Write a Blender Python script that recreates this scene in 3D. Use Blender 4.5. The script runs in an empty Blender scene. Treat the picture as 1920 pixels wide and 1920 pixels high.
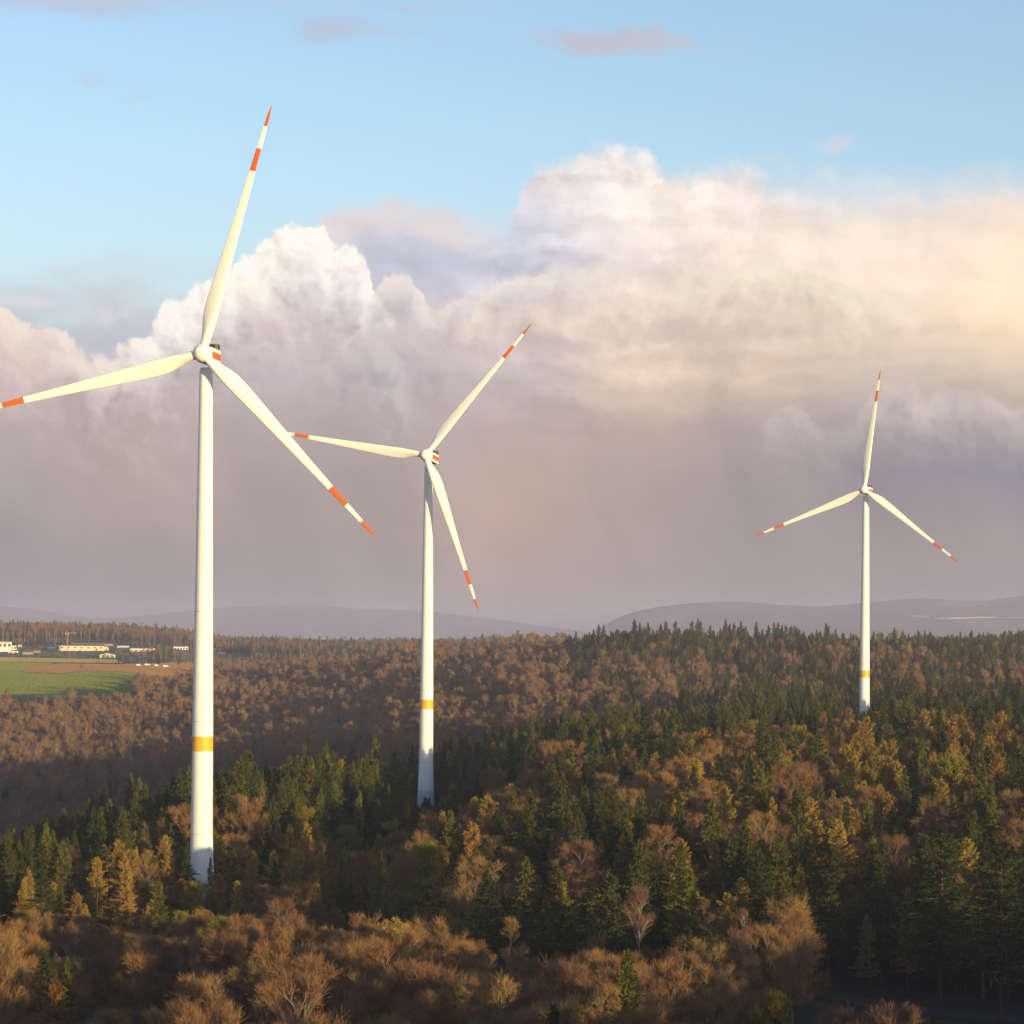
import bpy, math, random
import numpy as np
from mathutils import Matrix, Vector

random.seed(7)
rng = np.random.default_rng(7)
R = math.radians
scene = bpy.context.scene
COL = scene.collection

# ------------------------------------------------------------------ camera
FPX = 5000.0            # focal length in pixels of the 1920 px photograph
ZC = 66.0               # camera height above the foot of the front turbine
PITCH, ROLL = R(0.55), 0.0083
cam_data = bpy.data.cameras.new('camera')
cam = bpy.data.objects.new('camera', cam_data)
COL.objects.link(cam)
cam.location = (0, 0, ZC)
CAM_R = Matrix.Rotation(R(90) + PITCH, 3, 'X') @ Matrix.Rotation(ROLL, 3, 'Z')
cam.rotation_euler = CAM_R.to_euler()
cam_data.sensor_width = 36.0
cam_data.lens = 36.0 * FPX / 1920.0
cam_data.shift_y = 187.0 / 1920.0
cam_data.clip_start = 1.0
cam_data.clip_end = 90000.0
scene.camera = cam

# ------------------------------------------------------------------ render
scene.render.engine = 'CYCLES'
scene.view_settings.view_transform = 'Standard'
scene.view_settings.look = 'None'
EXPO = 0.62
scene.view_settings.exposure = EXPO
scene.view_settings.gamma = 1.0
cy = scene.cycles
cy.max_bounces = 5
cy.diffuse_bounces = 3
cy.glossy_bounces = 2
cy.transmission_bounces = 2
cy.volume_bounces = 0
cy.transparent_max_bounces = 8
cy.use_denoising = True
cy.sample_clamp_indirect = 4.0

# ------------------------------------------------------------------ sun
SUN_EL, SUN_AZ = R(4.7), R(38.0)      # azimuth: to the right, behind the camera
TO_SUN = Vector((math.sin(SUN_AZ) * math.cos(SUN_EL), -math.cos(SUN_AZ) * math.cos(SUN_EL), math.sin(SUN_EL)))
sd = bpy.data.lights.new('sun', 'SUN')
sd.energy = 5.0
sd.angle = R(0.5)
sd.color = (1.0, 0.77, 0.39)
sun = bpy.data.objects.new('sun', sd)
COL.objects.link(sun)
sun.rotation_euler = TO_SUN.to_track_quat('Z', 'Y').to_euler()

# ------------------------------------------------------------------ node helpers
def lin(c):
    return tuple((v / 12.92 if v <= 0.04045 else ((v + 0.055) / 1.055) ** 2.4) for v in (k / 255.0 for k in c))

class S:
    """A shader socket with arithmetic."""
    def __init__(s, g, sock): s.g, s.k = g, sock
    def __add__(s, o): return s.g.m('ADD', s, o)
    def __radd__(s, o): return s.g.m('ADD', o, s)
    def __sub__(s, o): return s.g.m('SUBTRACT', s, o)
    def __rsub__(s, o): return s.g.m('SUBTRACT', o, s)
    def __mul__(s, o): return s.g.m('MULTIPLY', s, o)
    def __rmul__(s, o): return s.g.m('MULTIPLY', o, s)
    def __truediv__(s, o): return s.g.m('DIVIDE', s, o)

class G:
    def __init__(s, nt): s.nt = nt
    def new(s, t): return s.nt.nodes.new(t)
    def put(s, sock, v):
        if isinstance(v, S): s.nt.links.new(v.k, sock)
        else: sock.default_value = v
    def m(s, op, a, b=None, c=None, clamp=False):
        n = s.new('ShaderNodeMath'); n.operation = op; n.use_clamp = clamp
        for i, v in enumerate((a, b, c)):
            if v is not None: s.put(n.inputs[i], v)
        return S(s, n.outputs[0])
    def clamp(s, a): return s.m('ADD', a, 0.0, clamp=True)
    def step(s, a, lo, hi):
        n = s.new('ShaderNodeMapRange'); n.interpolation_type = 'SMOOTHSTEP'
        s.put(n.inputs[0], a); s.put(n.inputs[1], lo); s.put(n.inputs[2], hi)
        n.inputs[3].default_value = 0.0; n.inputs[4].default_value = 1.0
        return S(s, n.outputs[0])
    def xyz(s, x, y, z=0.0):
        n = s.new('ShaderNodeCombineXYZ')
        for i, v in enumerate((x, y, z)): s.put(n.inputs[i], v)
        return S(s, n.outputs[0])
    def sep(s, v):
        n = s.new('ShaderNodeSeparateXYZ'); s.put(n.inputs[0], v)
        return [S(s, o) for o in n.outputs]
    def noise(s, vec, scale, detail=4.0, rough=0.5, dist=0.0, color=False, dims='2D'):
        n = s.new('ShaderNodeTexNoise'); n.noise_dimensions = dims
        s.put(n.inputs['Vector'], vec); s.put(n.inputs['Scale'], scale)
        n.inputs['Detail'].default_value = detail; n.inputs['Roughness'].default_value = rough
        n.inputs['Distortion'].default_value = dist
        return S(s, n.outputs['Color' if color else 'Fac'])
    def vor(s, vec, scale, detail=3.0, rough=0.5, smooth=0.35):
        n = s.new('ShaderNodeTexVoronoi'); n.voronoi_dimensions = '2D'; n.feature = 'SMOOTH_F1'
        n.normalize = True
        s.put(n.inputs['Vector'], vec); s.put(n.inputs['Scale'], scale)
        n.inputs['Detail'].default_value = detail; n.inputs['Roughness'].default_value = rough
        n.inputs['Lacunarity'].default_value = 2.1
        n.inputs['Smoothness'].default_value = smooth
        return S(s, n.outputs['Distance'])
    def ramp(s, fac, stops, interp='EASE'):
        n = s.new('ShaderNodeValToRGB'); cr = n.color_ramp; cr.interpolation = interp
        while len(cr.elements) > 1: cr.elements.remove(cr.elements[-1])
        cr.elements[0].position = stops[0][0]; cr.elements[0].color = (*stops[0][1], 1)
        for p, c in stops[1:]:
            e = cr.elements.new(p); e.color = (*c, 1)
        s.put(n.inputs[0], fac)
        return S(s, n.outputs['Color'])
    def curve(s, val, pts):
        """piecewise curve through (x, y) points in 0..1"""
        n = s.new('ShaderNodeFloatCurve'); c = n.mapping.curves[0]
        while len(c.points) > 2: c.points.remove(c.points[-1])
        c.points[0].location = pts[0]; c.points[1].location = pts[-1]
        for p in pts[1:-1]: c.points.new(*p)
        n.mapping.update()
        s.put(n.inputs['Value'], val)
        return S(s, n.outputs[0])
    def mix(s, f, a, b, mode='MIX'):
        n = s.new('ShaderNodeMix'); n.data_type = 'RGBA'; n.blend_type = mode; n.clamp_factor = True
        s.put(n.inputs[0], f)
        for sock, v in ((n.inputs[6], a), (n.inputs[7], b)):
            if isinstance(v, S): s.put(sock, v)
            else: sock.default_value = (*v, 1) if len(v) == 3 else v
        return S(s, n.outputs[2])
    def vscale(s, v, f):
        n = s.new('ShaderNodeVectorMath'); n.operation = 'SCALE'
        s.put(n.inputs[0], v); s.put(n.inputs['Scale'], f)
        return S(s, n.outputs[0])
    def vadd(s, a, b, op='ADD'):
        n = s.new('ShaderNodeVectorMath'); n.operation = op
        for i, v in enumerate((a, b)):
            if isinstance(v, S): s.put(n.inputs[i], v)
            else: n.inputs[i].default_value = v
        return S(s, n.outputs[0])
# ------------------------------------------------------------------ sky: Nishita air with an evening shower cloud bank
world = bpy.data.worlds.new('World')
scene.world = world
world.use_nodes = True
world.cycles.sampling_method = 'NONE'
wn = world.node_tree
wn.nodes.clear()
g = G(wn)
tc = S(g, g.new('ShaderNodeTexCoord').outputs['Generated'])
dx, dy, dz = g.sep(tc)
# bearing and elevation of the view ray in degrees-like units (hundredths of the 5000 px focal length)
U0 = g.m('ARCTAN2', dx, dy) * 50.0
V0 = g.m('ARCSINE', dz) * 50.0
P0 = g.xyz(U0, V0)
# domain warp
w1 = g.vadd(g.noise(P0, 0.35, 3.0, 0.5, color=True), (0.5, 0.5, 0.5), 'SUBTRACT')
w2 = g.vadd(g.noise(P0, 1.6, 4.0, 0.55, color=True), (0.5, 0.5, 0.5), 'SUBTRACT')
PW = g.vadd(g.vadd(P0, g.vscale(w1, 0.8)), g.vscale(w2, 0.34))
w3 = g.vadd(g.noise(P0, 4.5, 3.0, 0.55, color=True), (0.5, 0.5, 0.5), 'SUBTRACT')
PS = g.vadd(g.vadd(g.vadd(P0, g.vscale(w1, 0.55)), g.vscale(w2, 0.34)), g.vscale(w3, 0.10))
U, V, _ = g.sep(PW)
Us, Vs, _ = g.sep(PS)

def pU(px): return math.atan((px - 960) / FPX) * 50
def pV(px, py): return math.atan((1195 + ROLL * (px - 960) - py) / FPX) * 50

# --- base tones of the bank: nine columns of ten stops
ROWS = [300, 400, 500, 600, 700, 800, 900, 1000, 1100, 1200]
GRID = {
    0: [(217,215,216),(208,213,221),(204,210,218),(233,209,197),(226,202,192),(189,172,170),(170,156,155),(151,141,142),(136,129,135),(126,122,131)],
    240: [(217,215,216),(208,213,221),(204,209,217),(209,196,194),(201,185,184),(194,174,169),(190,169,161),(176,157,152),(150,138,138),(132,125,131)],
    480: [(227,217,212),(228,218,213),(237,222,212),(216,200,196),(196,182,186),(184,168,168),(172,156,154),(165,149,146),(149,137,137),(134,126,131)],
    720: [(224,215,214),(207,206,215),(184,189,206),(210,197,196),(192,178,184),(182,167,166),(172,156,153),(165,148,144),(154,140,138),(139,129,132)],
    960: [(224,215,214),(203,204,217),(192,193,209),(228,209,198),(198,184,182),(192,171,165),(195,170,156),(195,166,151),(187,159,144),(165,147,136)],
    1200: [(242,230,222),(248,233,221),(228,211,205),(231,209,190),(222,199,178),(192,170,160),(176,157,150),(170,151,143),(166,145,136),(153,137,132)],
    1440: [(228,217,214),(235,220,211),(241,222,205),(226,205,186),(214,192,173),(175,160,156),(160,147,146),(153,141,140),(149,136,134),(143,132,132)],
    1680: [(224,216,216),(238,220,208),(241,220,202),(237,214,189),(206,188,175),(173,161,161),(144,137,148),(151,140,140),(147,135,135),(141,131,132)],
    1920: [(224,214,214),(242,220,201),(248,226,198),(247,220,186),(218,196,175),(175,163,163),(137,134,148),(151,141,142),(145,135,137),(139,130,133)],
}
LO, HI = 0.0, 9.6
UPB = 1.10
bank = None
prev = None
for px in sorted(GRID):
    st = []
    for py, c in zip(ROWS, GRID[px]):
        st.append(((pV(960, py) - LO) / (HI - LO), lin(c)))
    st.sort(key=lambda t: t[0])
    st[0] = (max(0.0, st[0][0]), st[0][1])
    rr = g.ramp((V - LO) * (1 / (HI - LO)), st, 'LINEAR')
    if bank is None: bank = rr
    else:
        bank = g.mix(g.step(U, pU(prev), pU(px)), bank, rr)
    prev = px

# --- billows and their relief towards the low sun on the right
def billow(vec, sc):
    return 1.0 - g.vor(vec, sc, 3.0, 0.50, 0.22)
L = (0.20, 0.12, 0.0)
hA = billow(PS, 0.62)
hB = billow(g.vadd(PS, L), 0.62)
hC = billow(g.vadd(PS, (7.3, 2.1, 0.0)), 1.25)
hD = billow(g.vadd(PS, (7.3 + 0.11, 2.1 + 0.075, 0.0)), 1.25)
rel2 = (hC - hD) * 3.4
patch = g.step(g.noise(P0, 0.5, 2.0, 0.5), 0.36, 0.62)
relief = (hA - hB) * 3.0 * (0.45 + patch * 0.75)
PF = g.vadd(PS, (0.62, 1.7, 1.0), 'MULTIPLY')
wA = g.noise(PF, 0.75, 6.0, 0.55)
wB = g.noise(g.vadd(PF, (0.30, 0.30, 0.0)), 0.75, 6.0, 0.55)
wisp = (wA - wB) * 2.2
fine = g.noise(g.vadd(P0, g.vscale(w2, 0.22)), 2.4, 5.0, 0.6) - 0.5
soft = g.noise(g.xyz(U * 0.55, V * 1.1, 3.0), 0.9, 5.0, 0.55) - 0.5

UN = lambda px: (px + 240) / 2400.0
Un = (Us - pU(-240)) * (1.0 / (pU(2160) - pU(-240)))
def top_curve(pts):
    pts = [(-240, pts[0][1])] + pts + [(2160, pts[-1][1])]
    return g.curve(Un, [(UN(x), (1195 - y) / 1200.0) for x, y in pts]) * 12.0
def amount(pts):
    pts = [(-240, pts[0][1])] + pts + [(2160, pts[-1][1])]
    return g.curve(Un, [(UN(x), a) for x, a in pts])

# --- clear air
nish = g.new('ShaderNodeTexSky')
nish.sky_type = 'NISHITA'
nish.sun_disc = False
nish.sun_elevation = SUN_EL
nish.sun_rotation = math.pi - SUN_AZ
nish.altitude = 450
nish.air_density = 1.0
nish.dust_density = 0.4
nish.ozone_density = 2.0
SKY_K = 0.15
SKY_TINT = (2.22, 2.05, 2.14)
air = g.vadd(S(g, nish.outputs[0]), tuple(SKY_K * k for k in SKY_TINT), 'MULTIPLY')
NISH_ONLY = air
veil = g.step(V0, 9.5, 4.0)
air = g.mix(veil * 0.55, air, lin((205, 215, 226)))
sky = air

def over(alpha, colour):
    global sky
    sky = g.mix(alpha, sky, colour)

def lit(base, f, colour):
    return g.mix(f, base, colour)

# --- thin evening streaks high up
def streak(px, py, w, h, colour, k, tilt=0.0):
    a = (Us - pU(px)) * (100.0 / w)
    b = (Vs - pV(px, py) - (Us - pU(px)) * tilt) * (100.0 / h)
    d = g.m('SQRT', a * a + b * b) + fine * 0.9 + soft * 1.6
    over(g.step(d, 1.35, 0.25) * k, lin(colour))
streak(1130, 76, 125, 26, (196, 194, 208), 0.85, -0.06)
streak(1235, 86, 100, 16, (198, 198, 212), 0.6, -0.03)
streak(610, 44, 90, 26, (186, 196, 216), 0.7)
streak(700, 48, 130, 16, (184, 204, 226), 0.4)
streak(110, 8, 220, 30, (190, 198, 216), 0.65)
streak(640, 2, 240, 16, (188, 202, 222), 0.4)
streak(1563, 276, 40, 20, (216, 218, 230), 0.8)
streak(1420, 302, 60, 10, (212, 222, 234), 0.35)
streak(156, 152, 34, 16, (190, 208, 230), 0.4)
streak(250, 198, 50, 10, (186, 212, 234), 0.3)

# --- grey veil on the left
vA = g.step(V0 + soft * 2.0 + g.step(U, -3.6, -5.2) * 0.6, 6.1, 7.7)
leftw = g.step(U, -2.9, -5.2)
over((1.0 - vA) * leftw * 0.95, g.mix(g.step(V, 6.6, 5.2), lin((208, 212, 222)), lin((190, 196, 210))))

# --- back mass
topB = top_curve([(0, 660), (300, 640), (440, 560), (560, 470), (592, 404), (640, 392), (760, 396), (890, 418), (955, 400), (975, 345),
                  (1010, 298), (1070, 283), (1205, 286), (1250, 312), (1380, 303), (1480, 318), (1600, 312), (1760, 306), (1920, 300)])
softB = amount([(0, .6), (560, .5), (600, .22), (880, .24), (960, .22), (1060, .22), (1230, .22), (1330, .34), (1420, .5), (1600, .95), (1920, 1.0)])
ampB = 1.0 - softB * 0.6
fB = topB + ((hA - 0.62) * 0.8 + (hC - 0.62) * 0.35) * ampB + fine * 0.4 + soft * 0.6 - Vs
aB = g.step(fB, 0.0, softB * 1.5 + 0.05)
colB = bank
kB = g.step(V, 2.6, 5.6)                                   # billows fade into the rain below
band = amount([(0, .30), (560, .30), (700, .45), (900, .55), (980, .9), (1250, .8), (1500, .45), (1750, .18), (1920, .12)])
gain = 1.0 + (relief * band * 0.13 + rel2 * band * 0.09 + wisp * (0.3 + band) * 0.30 + fine * band * 0.10) * kB + soft * 0.16
colB = g.vscale(colB, gain * (1.02 + g.step(V, 3.6, 6.2) * 0.16))
over(aB, colB)

streak(745, 414, 165, 30, (232, 222, 222), 0.75, 0.05)
streak(850, 436, 70, 24, (236, 226, 224), 0.65)
streak(700, 470, 130, 26, (196, 198, 212), 0.5)
streak(45, 582, 75, 13, (232, 226, 228), 0.6)
streak(183, 604, 26, 18, (226, 220, 226), 0.7)
streak(228, 590, 18, 11, (224, 222, 230), 0.6)
streak(1160, 430, 120, 60, (252, 240, 230), 0.45)
# --- lit cumulus lines standing in front
def cumulus(pts, lit_c, shade_c, depth, strength, edge=0.10, amp=1.0, fall=0.0, body=1.0, bright=1.0, gain=1.0):
    t = top_curve(pts)
    f = t + ((hA - 0.62) * 0.85 + (hC - 0.62) * 0.55) * amp + fine * 0.25 * amp - Vs
    a = g.step(f, 0.0, edge) * amount(strength)
    under = g.step(f, depth, 0.05)
    li = g.clamp((under * 0.80 + (relief * 0.42 + rel2 * 0.42) * (0.3 + under) + fine * 0.35) * bright)
    c = g.mix(li, g.vscale(shade_c if isinstance(shade_c, S) else bank, 1.0 + relief * 0.22 + rel2 * 0.16 + fine * 0.2), tuple(gain * q for q in lin(lit_c)))
    fade = g.step(f, depth * 2.2 + fall, depth * 0.6)
    over(a * fade * body, c)

cumulus([(0, 592), (50, 630), (110, 662), (160, 690), (215, 665), (262, 640), (300, 690), (360, 760), (500, 800)], (252, 236, 224), None, 1.3,
        [(0, 1), (230, .95), (300, .6), (380, 0), (960, 0)], edge=.16, bright=1.15)
cumulus([(150, 760), (230, 660), (270, 615), (330, 572), (385, 545), (440, 492), (490, 462), (540, 437), (582, 438), (604, 470), (640, 468),
         (668, 505), (690, 560), (720, 610), (760, 700)], (255, 247, 236), None, 1.75,
        [(150, 0), (240, .7), (330, .95), (440, 1), (660, 1), (720, .6), (800, 0), (960, 0)], edge=.13, amp=.9, bright=1.3, gain=1.12)
cumulus([(640, 640), (690, 545), (735, 512), (768, 540), (800, 565), (850, 545), (900, 530), (960, 560)], (250, 236, 226), None, 0.9,
        [(600, 0), (690, .8), (760, .95), (850, .7), (930, .5), (1000, 0)], edge=.12, amp=.8)
streak(1340, 612, 360, 24, (196, 180, 178), 0.55, 0.0)
streak(1040, 640, 150, 24, (194, 178, 180), 0.5, 0.0)
cumulus([(860, 600), (905, 540), (960, 518), (1010, 512), (1100, 505), (1200, 520), (1300, 512), (1400, 500), (1470, 494), (1540, 520), (1600, 538),
         (1660, 542), (1720, 575)], (255, 242, 220), None, 0.85, [(840, 0), (930, .75), (1050, .6), (1200, .45), (1300, .6), (1500, .95), (1660, .85), (1750, 0)], edge=.28, amp=.55, bright=1.25)
cumulus([(480, 760), (600, 680), (690, 640), (760, 625), (800, 650), (850, 690), (950, 740)], (216, 202, 200), None, 0.8,
        [(450, 0), (600, .6), (760, .8), (860, .5), (960, 0)], edge=.2, amp=.8)
cumulus([(1440, 790), (1470, 768), (1530, 770), (1560, 800), (1620, 800), (1640, 740), (1680, 716), (1715, 722), (1745, 752), (1790, 732), (1840, 742),
         (1880, 745), (1920, 755)], (222, 206, 198), None, 1.05, [(1420, 0), (1465, .55), (1540, .55), (1600, .3), (1650, .75), (1700, .85), (1920, .75)], edge=.24, amp=.6)
# rain shafts
rain = g.noise(g.xyz(U * 1.0 + V * 0.35, V * 0.12, 9.0), 0.55, 3.0, 0.5) - 0.5
sky = g.vscale(sky, 1.0 + rain * g.step(V0, 5.2, 2.4) * 0.42)

# the bank stands only on this side of the sky
here = g.step(g.m('ABSOLUTE', U0), 42.0, 22.0)
below = g.step(V0, -6.0, -0.5)
sky = g.mix(here * below, NISH_ONLY, sky)
bg = g.new('ShaderNodeBackground')
g.put(bg.inputs['Color'], sky)
bg.inputs['Strength'].default_value = 2.0 ** -EXPO
wo = g.new('ShaderNodeOutputWorld')
wn.links.new(bg.outputs[0], wo.inputs['Surface'])
# ------------------------------------------------------------------ geometry helpers
def ray(px, py):
    """world direction (unit forward depth) of a photograph pixel"""
    v = CAM_R @ Vector(((px - 960) / FPX, (1147 - py) / FPX, -1.0))
    return v / v.y
def at(px, py, D):
    d = ray(px, py) * D
    return Vector((d.x, d.y, d.z + ZC))

class MB:
    """collects vertices and faces for one mesh"""
    def __init__(s): s.v, s.f, s.m = [], [], []
    def add(s, verts, faces, mat=0):
        o = len(s.v)
        s.v.extend([tuple(v) for v in verts])
        for f in faces:
            s.f.append(tuple(i + o for i in f)); s.m.append(mat)
    def box(s, x0, x1, y0, y1, z0, z1, mat=0, bev=0.0):
        if bev <= 0:
            s.add([(x0,y0,z0),(x1,y0,z0),(x1,y1,z0),(x0,y1,z0),(x0,y0,z1),(x1,y0,z1),(x1,y1,z1),(x0,y1,z1)],
                  [(3,2,1,0),(4,5,6,7),(0,1,5,4),(1,2,6,5),(2,3,7,6),(3,0,4,7)], mat)
        else:
            b = bev
            prof = [(x0+b,z0),(x1-b,z0),(x1,z0+b),(x1,z1-b),(x1-b,z1),(x0+b,z1),(x0,z1-b),(x0,z0+b)]
            cx, cz = (x0+x1)/2, (z0+z1)/2
            k = lambda p, q: (cx+(p[0]-cx)*q, cz+(p[1]-cz)*q)
            q = 1 - b / max(0.5*(x1-x0), 0.01)
            rows = [(y0, q), (y0+b, 1), (y1-b, 1), (y1, q)]
            vs = [(k(p, qq)[0], y, k(p, qq)[1]) for y, qq in rows for p in prof]
            fs = [(r*8+i, r*8+(i+1)%8, r*8+8+(i+1)%8, r*8+8+i) for r in range(3) for i in range(8)]
            fs += [tuple(range(7,-1,-1)), tuple(range(24,32))]
            s.add(vs, fs, mat)
    def tube(s, p, q, r0, r1, n=6, mat=0, cap=True):
        p, q = Vector(p), Vector(q); d = (q - p).normalized()
        a = d.orthogonal().normalized(); b = d.cross(a)
        vs = [p + (a*math.cos(t)+b*math.sin(t))*r0 for t in (2*math.pi*i/n for i in range(n))]
        vs += [q + (a*math.cos(t)+b*math.sin(t))*r1 for t in (2*math.pi*i/n for i in range(n))]
        fs = [(i, (i+1)%n, n+(i+1)%n, n+i) for i in range(n)]
        if cap: fs += [tuple(range(n-1,-1,-1)), tuple(range(n, 2*n))]
        s.add(vs, fs, mat)
    def lathe(s, prof, n=32, mat=0, mats=None):
        vs = [(r*math.cos(2*math.pi*i/n), r*math.sin(2*math.pi*i/n), z) for r, z in prof for i in range(n)]
        o = len(s.v); s.v.extend(vs)
        for k in range(len(prof)-1):
            for i in range(n):
                s.f.append((o+k*n+i, o+k*n+(i+1)%n, o+(k+1)*n+(i+1)%n, o+(k+1)*n+i)); s.m.append(mats[k] if mats else mat)
    def mesh(s, name, mats, smooth=False):
        me = bpy.data.meshes.new(name)
        me.from_pydata(s.v, [], s.f)
        for m in mats: me.materials.append(m)
        me.polygons.foreach_set('material_index', s.m)
        if smooth: me.polygons.foreach_set('use_smooth', [True]*len(me.polygons))
        me.validate(); me.update()
        return me
    def build(s, name, mats, parent=None, smooth=False):
        if not isinstance(mats, (list, tuple)): mats = [mats]
        return link(name, s.mesh(name, mats, smooth), parent)

def link(name, data, parent=None):
    o = bpy.data.objects.new(name, data); COL.objects.link(o)
    if parent is not None: o.parent = parent
    return o
def tag(o, label=None, cat=None, group=None, kind=None):
    if label: o['label'] = label
    if cat: o['category'] = cat
    if group: o['group'] = group
    if kind: o['kind'] = kind
    return o
def empty(name, loc=(0,0,0), rz=0.0):
    o = link(name, None); o.location = loc; o.rotation_euler = (0,0,rz); o.empty_display_size = 0.1
    return o
def np_mesh(name, verts, loops, counts, mats, mi=None, smooth=False):
    me = bpy.data.meshes.new(name)
    me.vertices.add(len(verts)); me.vertices.foreach_set('co', np.asarray(verts, np.float32).ravel())
    me.loops.add(len(loops)); me.loops.foreach_set('vertex_index', np.asarray(loops, np.int32))
    counts = np.asarray(counts, np.int32)
    me.polygons.add(len(counts))
    me.polygons.foreach_set('loop_start', np.concatenate([[0], np.cumsum(counts)[:-1]]).astype(np.int32))
    if mi is not None: me.polygons.foreach_set('material_index', np.asarray(mi, np.int32))
    if smooth: me.polygons.foreach_set('use_smooth', np.ones(len(counts), bool))
    for m in mats: me.materials.append(m)
    me.update(calc_edges=True)
    return me

def material(name, rough=0.9):
    m = bpy.data.materials.new(name); m.use_nodes = True
    nt = m.node_tree; b = nt.nodes['Principled BSDF']
    b.inputs['Roughness'].default_value = rough
    b.inputs['Specular IOR Level'].default_value = 0.25
    return m, G(nt), b
def plain(name, rgb, rough=0.85, vary=0.12, scale=0.5, spec=0.25):
    m, g, b = material(name, rough)
    b.inputs['Specular IOR Level'].default_value = spec
    tc = S(g, g.new('ShaderNodeTexCoord').outputs['Object'])
    n = g.new('ShaderNodeTexNoise'); g.put(n.inputs['Vector'], tc); n.inputs['Scale'].default_value = scale; n.inputs['Detail'].default_value = 5
    k = S(g, n.outputs['Fac']) * (2 * vary) + (1 - vary)
    g.put(b.inputs['Base Color'], g.vscale(g.xyz(*rgb), k))
    return m

# ------------------------------------------------------------------ terrain
TD = np.array([-3000, 0, 300, 500, 600, 720, 850, 1000, 1150, 1300, 1500, 1750, 1950, 2150, 2300, 2400, 2800, 3300, 3700, 4300, 5200, 7000, 9000, 12000, 40000], float)
TP = {
 -1500: [0, 0, 0, 0, -4, -20, -36, -50, -60, -64, -62, -48, -34, -20, -17, 4, 18, 26, 34, 48, 40, 0, 0, 0, 0],
 0:     [0, 0, 0, 0, -2, -22, -38, -52, -60, -64, -61, -48, -34, -24, -17, 6, 20, 28, 38, 62, 44, 0, 0, 0, 0],
 200:   [0, 0, 0, 0, 0, -8, -28, -46, -56, -62, -60, -47, -34, -24, -17, 6, 20, 28, 39, 62, 44, 0, 0, 0, 0],
 330:   [0, 0, 0, 0, 0, -2, -16, -38, -50, -57, -58, -46, -34, -24, -18, -12, 16, 28, 38, 54, 40, 0, 0, 0, 0],
 450:   [0, 0, 0, 0, 0, 0, -8, -30, -44, -52, -50, -39, -28, -18, -13, -8, 11, 17, 29, 40, 36, 0, 0, 0, 0],
 600:   [0, 0, 0, 0, 0, 1, 0, -18, -34, -40, -43, -32, -21, -8, -2, 4, 13, 19, 26, 37, 34, 0, 0, 0, 0],
 850:   [0, 0, 0, 0, 0, 0, -1, -2, -12, -18, -20, -10, -1, 8, 14, 17, 22, 25, 33, 39, 36, 0, 0, 0, 0],
 1000:  [0, 0, 0, 0, 2, 4, 4, 3, 0, -5, -12, -3, 9, 17, 23, 26, 32, 35, 36, 40, 36, 0, 0, 0, 0],
 1200:  [0, 0, 0, 3, 7, 10, 9, 7, 4, 1, -5, 3, 17, 28, 36, 36, 30, 26, 22, 20, 16, 0, 0, 0, 0],
 1450:  [0, 0, 0, 4, 9, 13, 13, 11, 9, 8, 5, 5, 18, 29, 36, 36, 28, 24, 20, 15, 10, 20, 58, 40, 0],
 1700:  [0, 0, 0, 2, 8, 12, 13, 12, 11, 9, 6, 7, 20, 31, 36, 36, 31, 34, 38, 20, 10, 20, 56, 40, 0],
 1920:  [0, 0, 0, 2, 8, 13, 14, 13, 13, 12, 8, 10, 20, 31, 36, 36, 35, 43, 44, 24, 10, 0, 0, 0, 0],
 3400:  [0, 0, 4, 8, 12, 16, 18, 18, 18, 18, 14, 16, 24, 34, 38, 38, 36, 40, 40, 24, 10, 0, 0, 0, 0],
}
TPX = np.array(sorted(TP), float)
TZ = np.array([TP[int(p)] for p in TPX], float)
_ph = np.random.default_rng(3).uniform(0, 6.28, (6, 2))
def ground(x, y):
    x = np.asarray(x, float); y = np.asarray(y, float)
    D = np.clip(y, TD[0], TD[-1])
    q = np.clip(960 + FPX * x / np.maximum(np.abs(y), 250.0), TPX[0], TPX[-1])
    i = np.clip(np.searchsorted(TPX, q) - 1, 0, len(TPX)-2)
    j = np.clip(np.searchsorted(TD, D) - 1, 0, len(TD)-2)
    a = (q - TPX[i]) / (TPX[i+1] - TPX[i]); b = (D - TD[j]) / (TD[j+1] - TD[j])
    a = a*a*(3-2*a); b = b*b*(3-2*b)*0.5 + b*0.5
    z = (TZ[i,j]*(1-a)*(1-b) + TZ[i+1,j]*a*(1-b) + TZ[i,j+1]*(1-a)*b + TZ[i+1,j+1]*a*b)
    w = np.zeros_like(z)
    for k, (p1, p2) in enumerate(_ph):
        f = 0.006 * 1.7**k
        w += np.sin(x*f + p1 + 1.3*np.sin(y*f*0.7+p2)) * np.cos(y*f*0.9 + p2) * 1.2 / 1.5**k
    amp = np.clip((2350 - D) / 100.0, 0.15, 1.0)
    return z + w * amp
def gz(x, y): return float(ground(np.array([x]), np.array([y]))[0])
def px_ground(px, py, lift=0.0):
    """where the sight line of a pixel meets the ground"""
    d = ray(px, py); prev = None
    Ds = np.arange(250.0, 9000.0, 4.0)
    zs = ZC + d.z * Ds - ground(d.x * Ds, Ds)
    k = np.argmax(zs < 0)
    if zs[k] >= 0: k = len(Ds)-1
    D = Ds[k-1] + 4.0 * zs[k-1] / (zs[k-1] - zs[k] + 1e-9) if k > 0 else Ds[0]
    return Vector((d.x*D, D, gz(d.x*D, D) + lift))
# ------------------------------------------------------------------ ground
def grid_mesh(name, xs2d, ys2d, zs2d, mats):
    r, c = xs2d.shape
    v = np.stack([xs2d, ys2d, zs2d], -1).reshape(-1, 3)
    idx = np.arange(r*c).reshape(r, c)
    q = np.stack([idx[:-1,:-1], idx[:-1,1:], idx[1:,1:], idx[1:,:-1]], -1).reshape(-1)
    return np_mesh(name, v, q, np.full((r-1)*(c-1), 4), mats, smooth=True)

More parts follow.
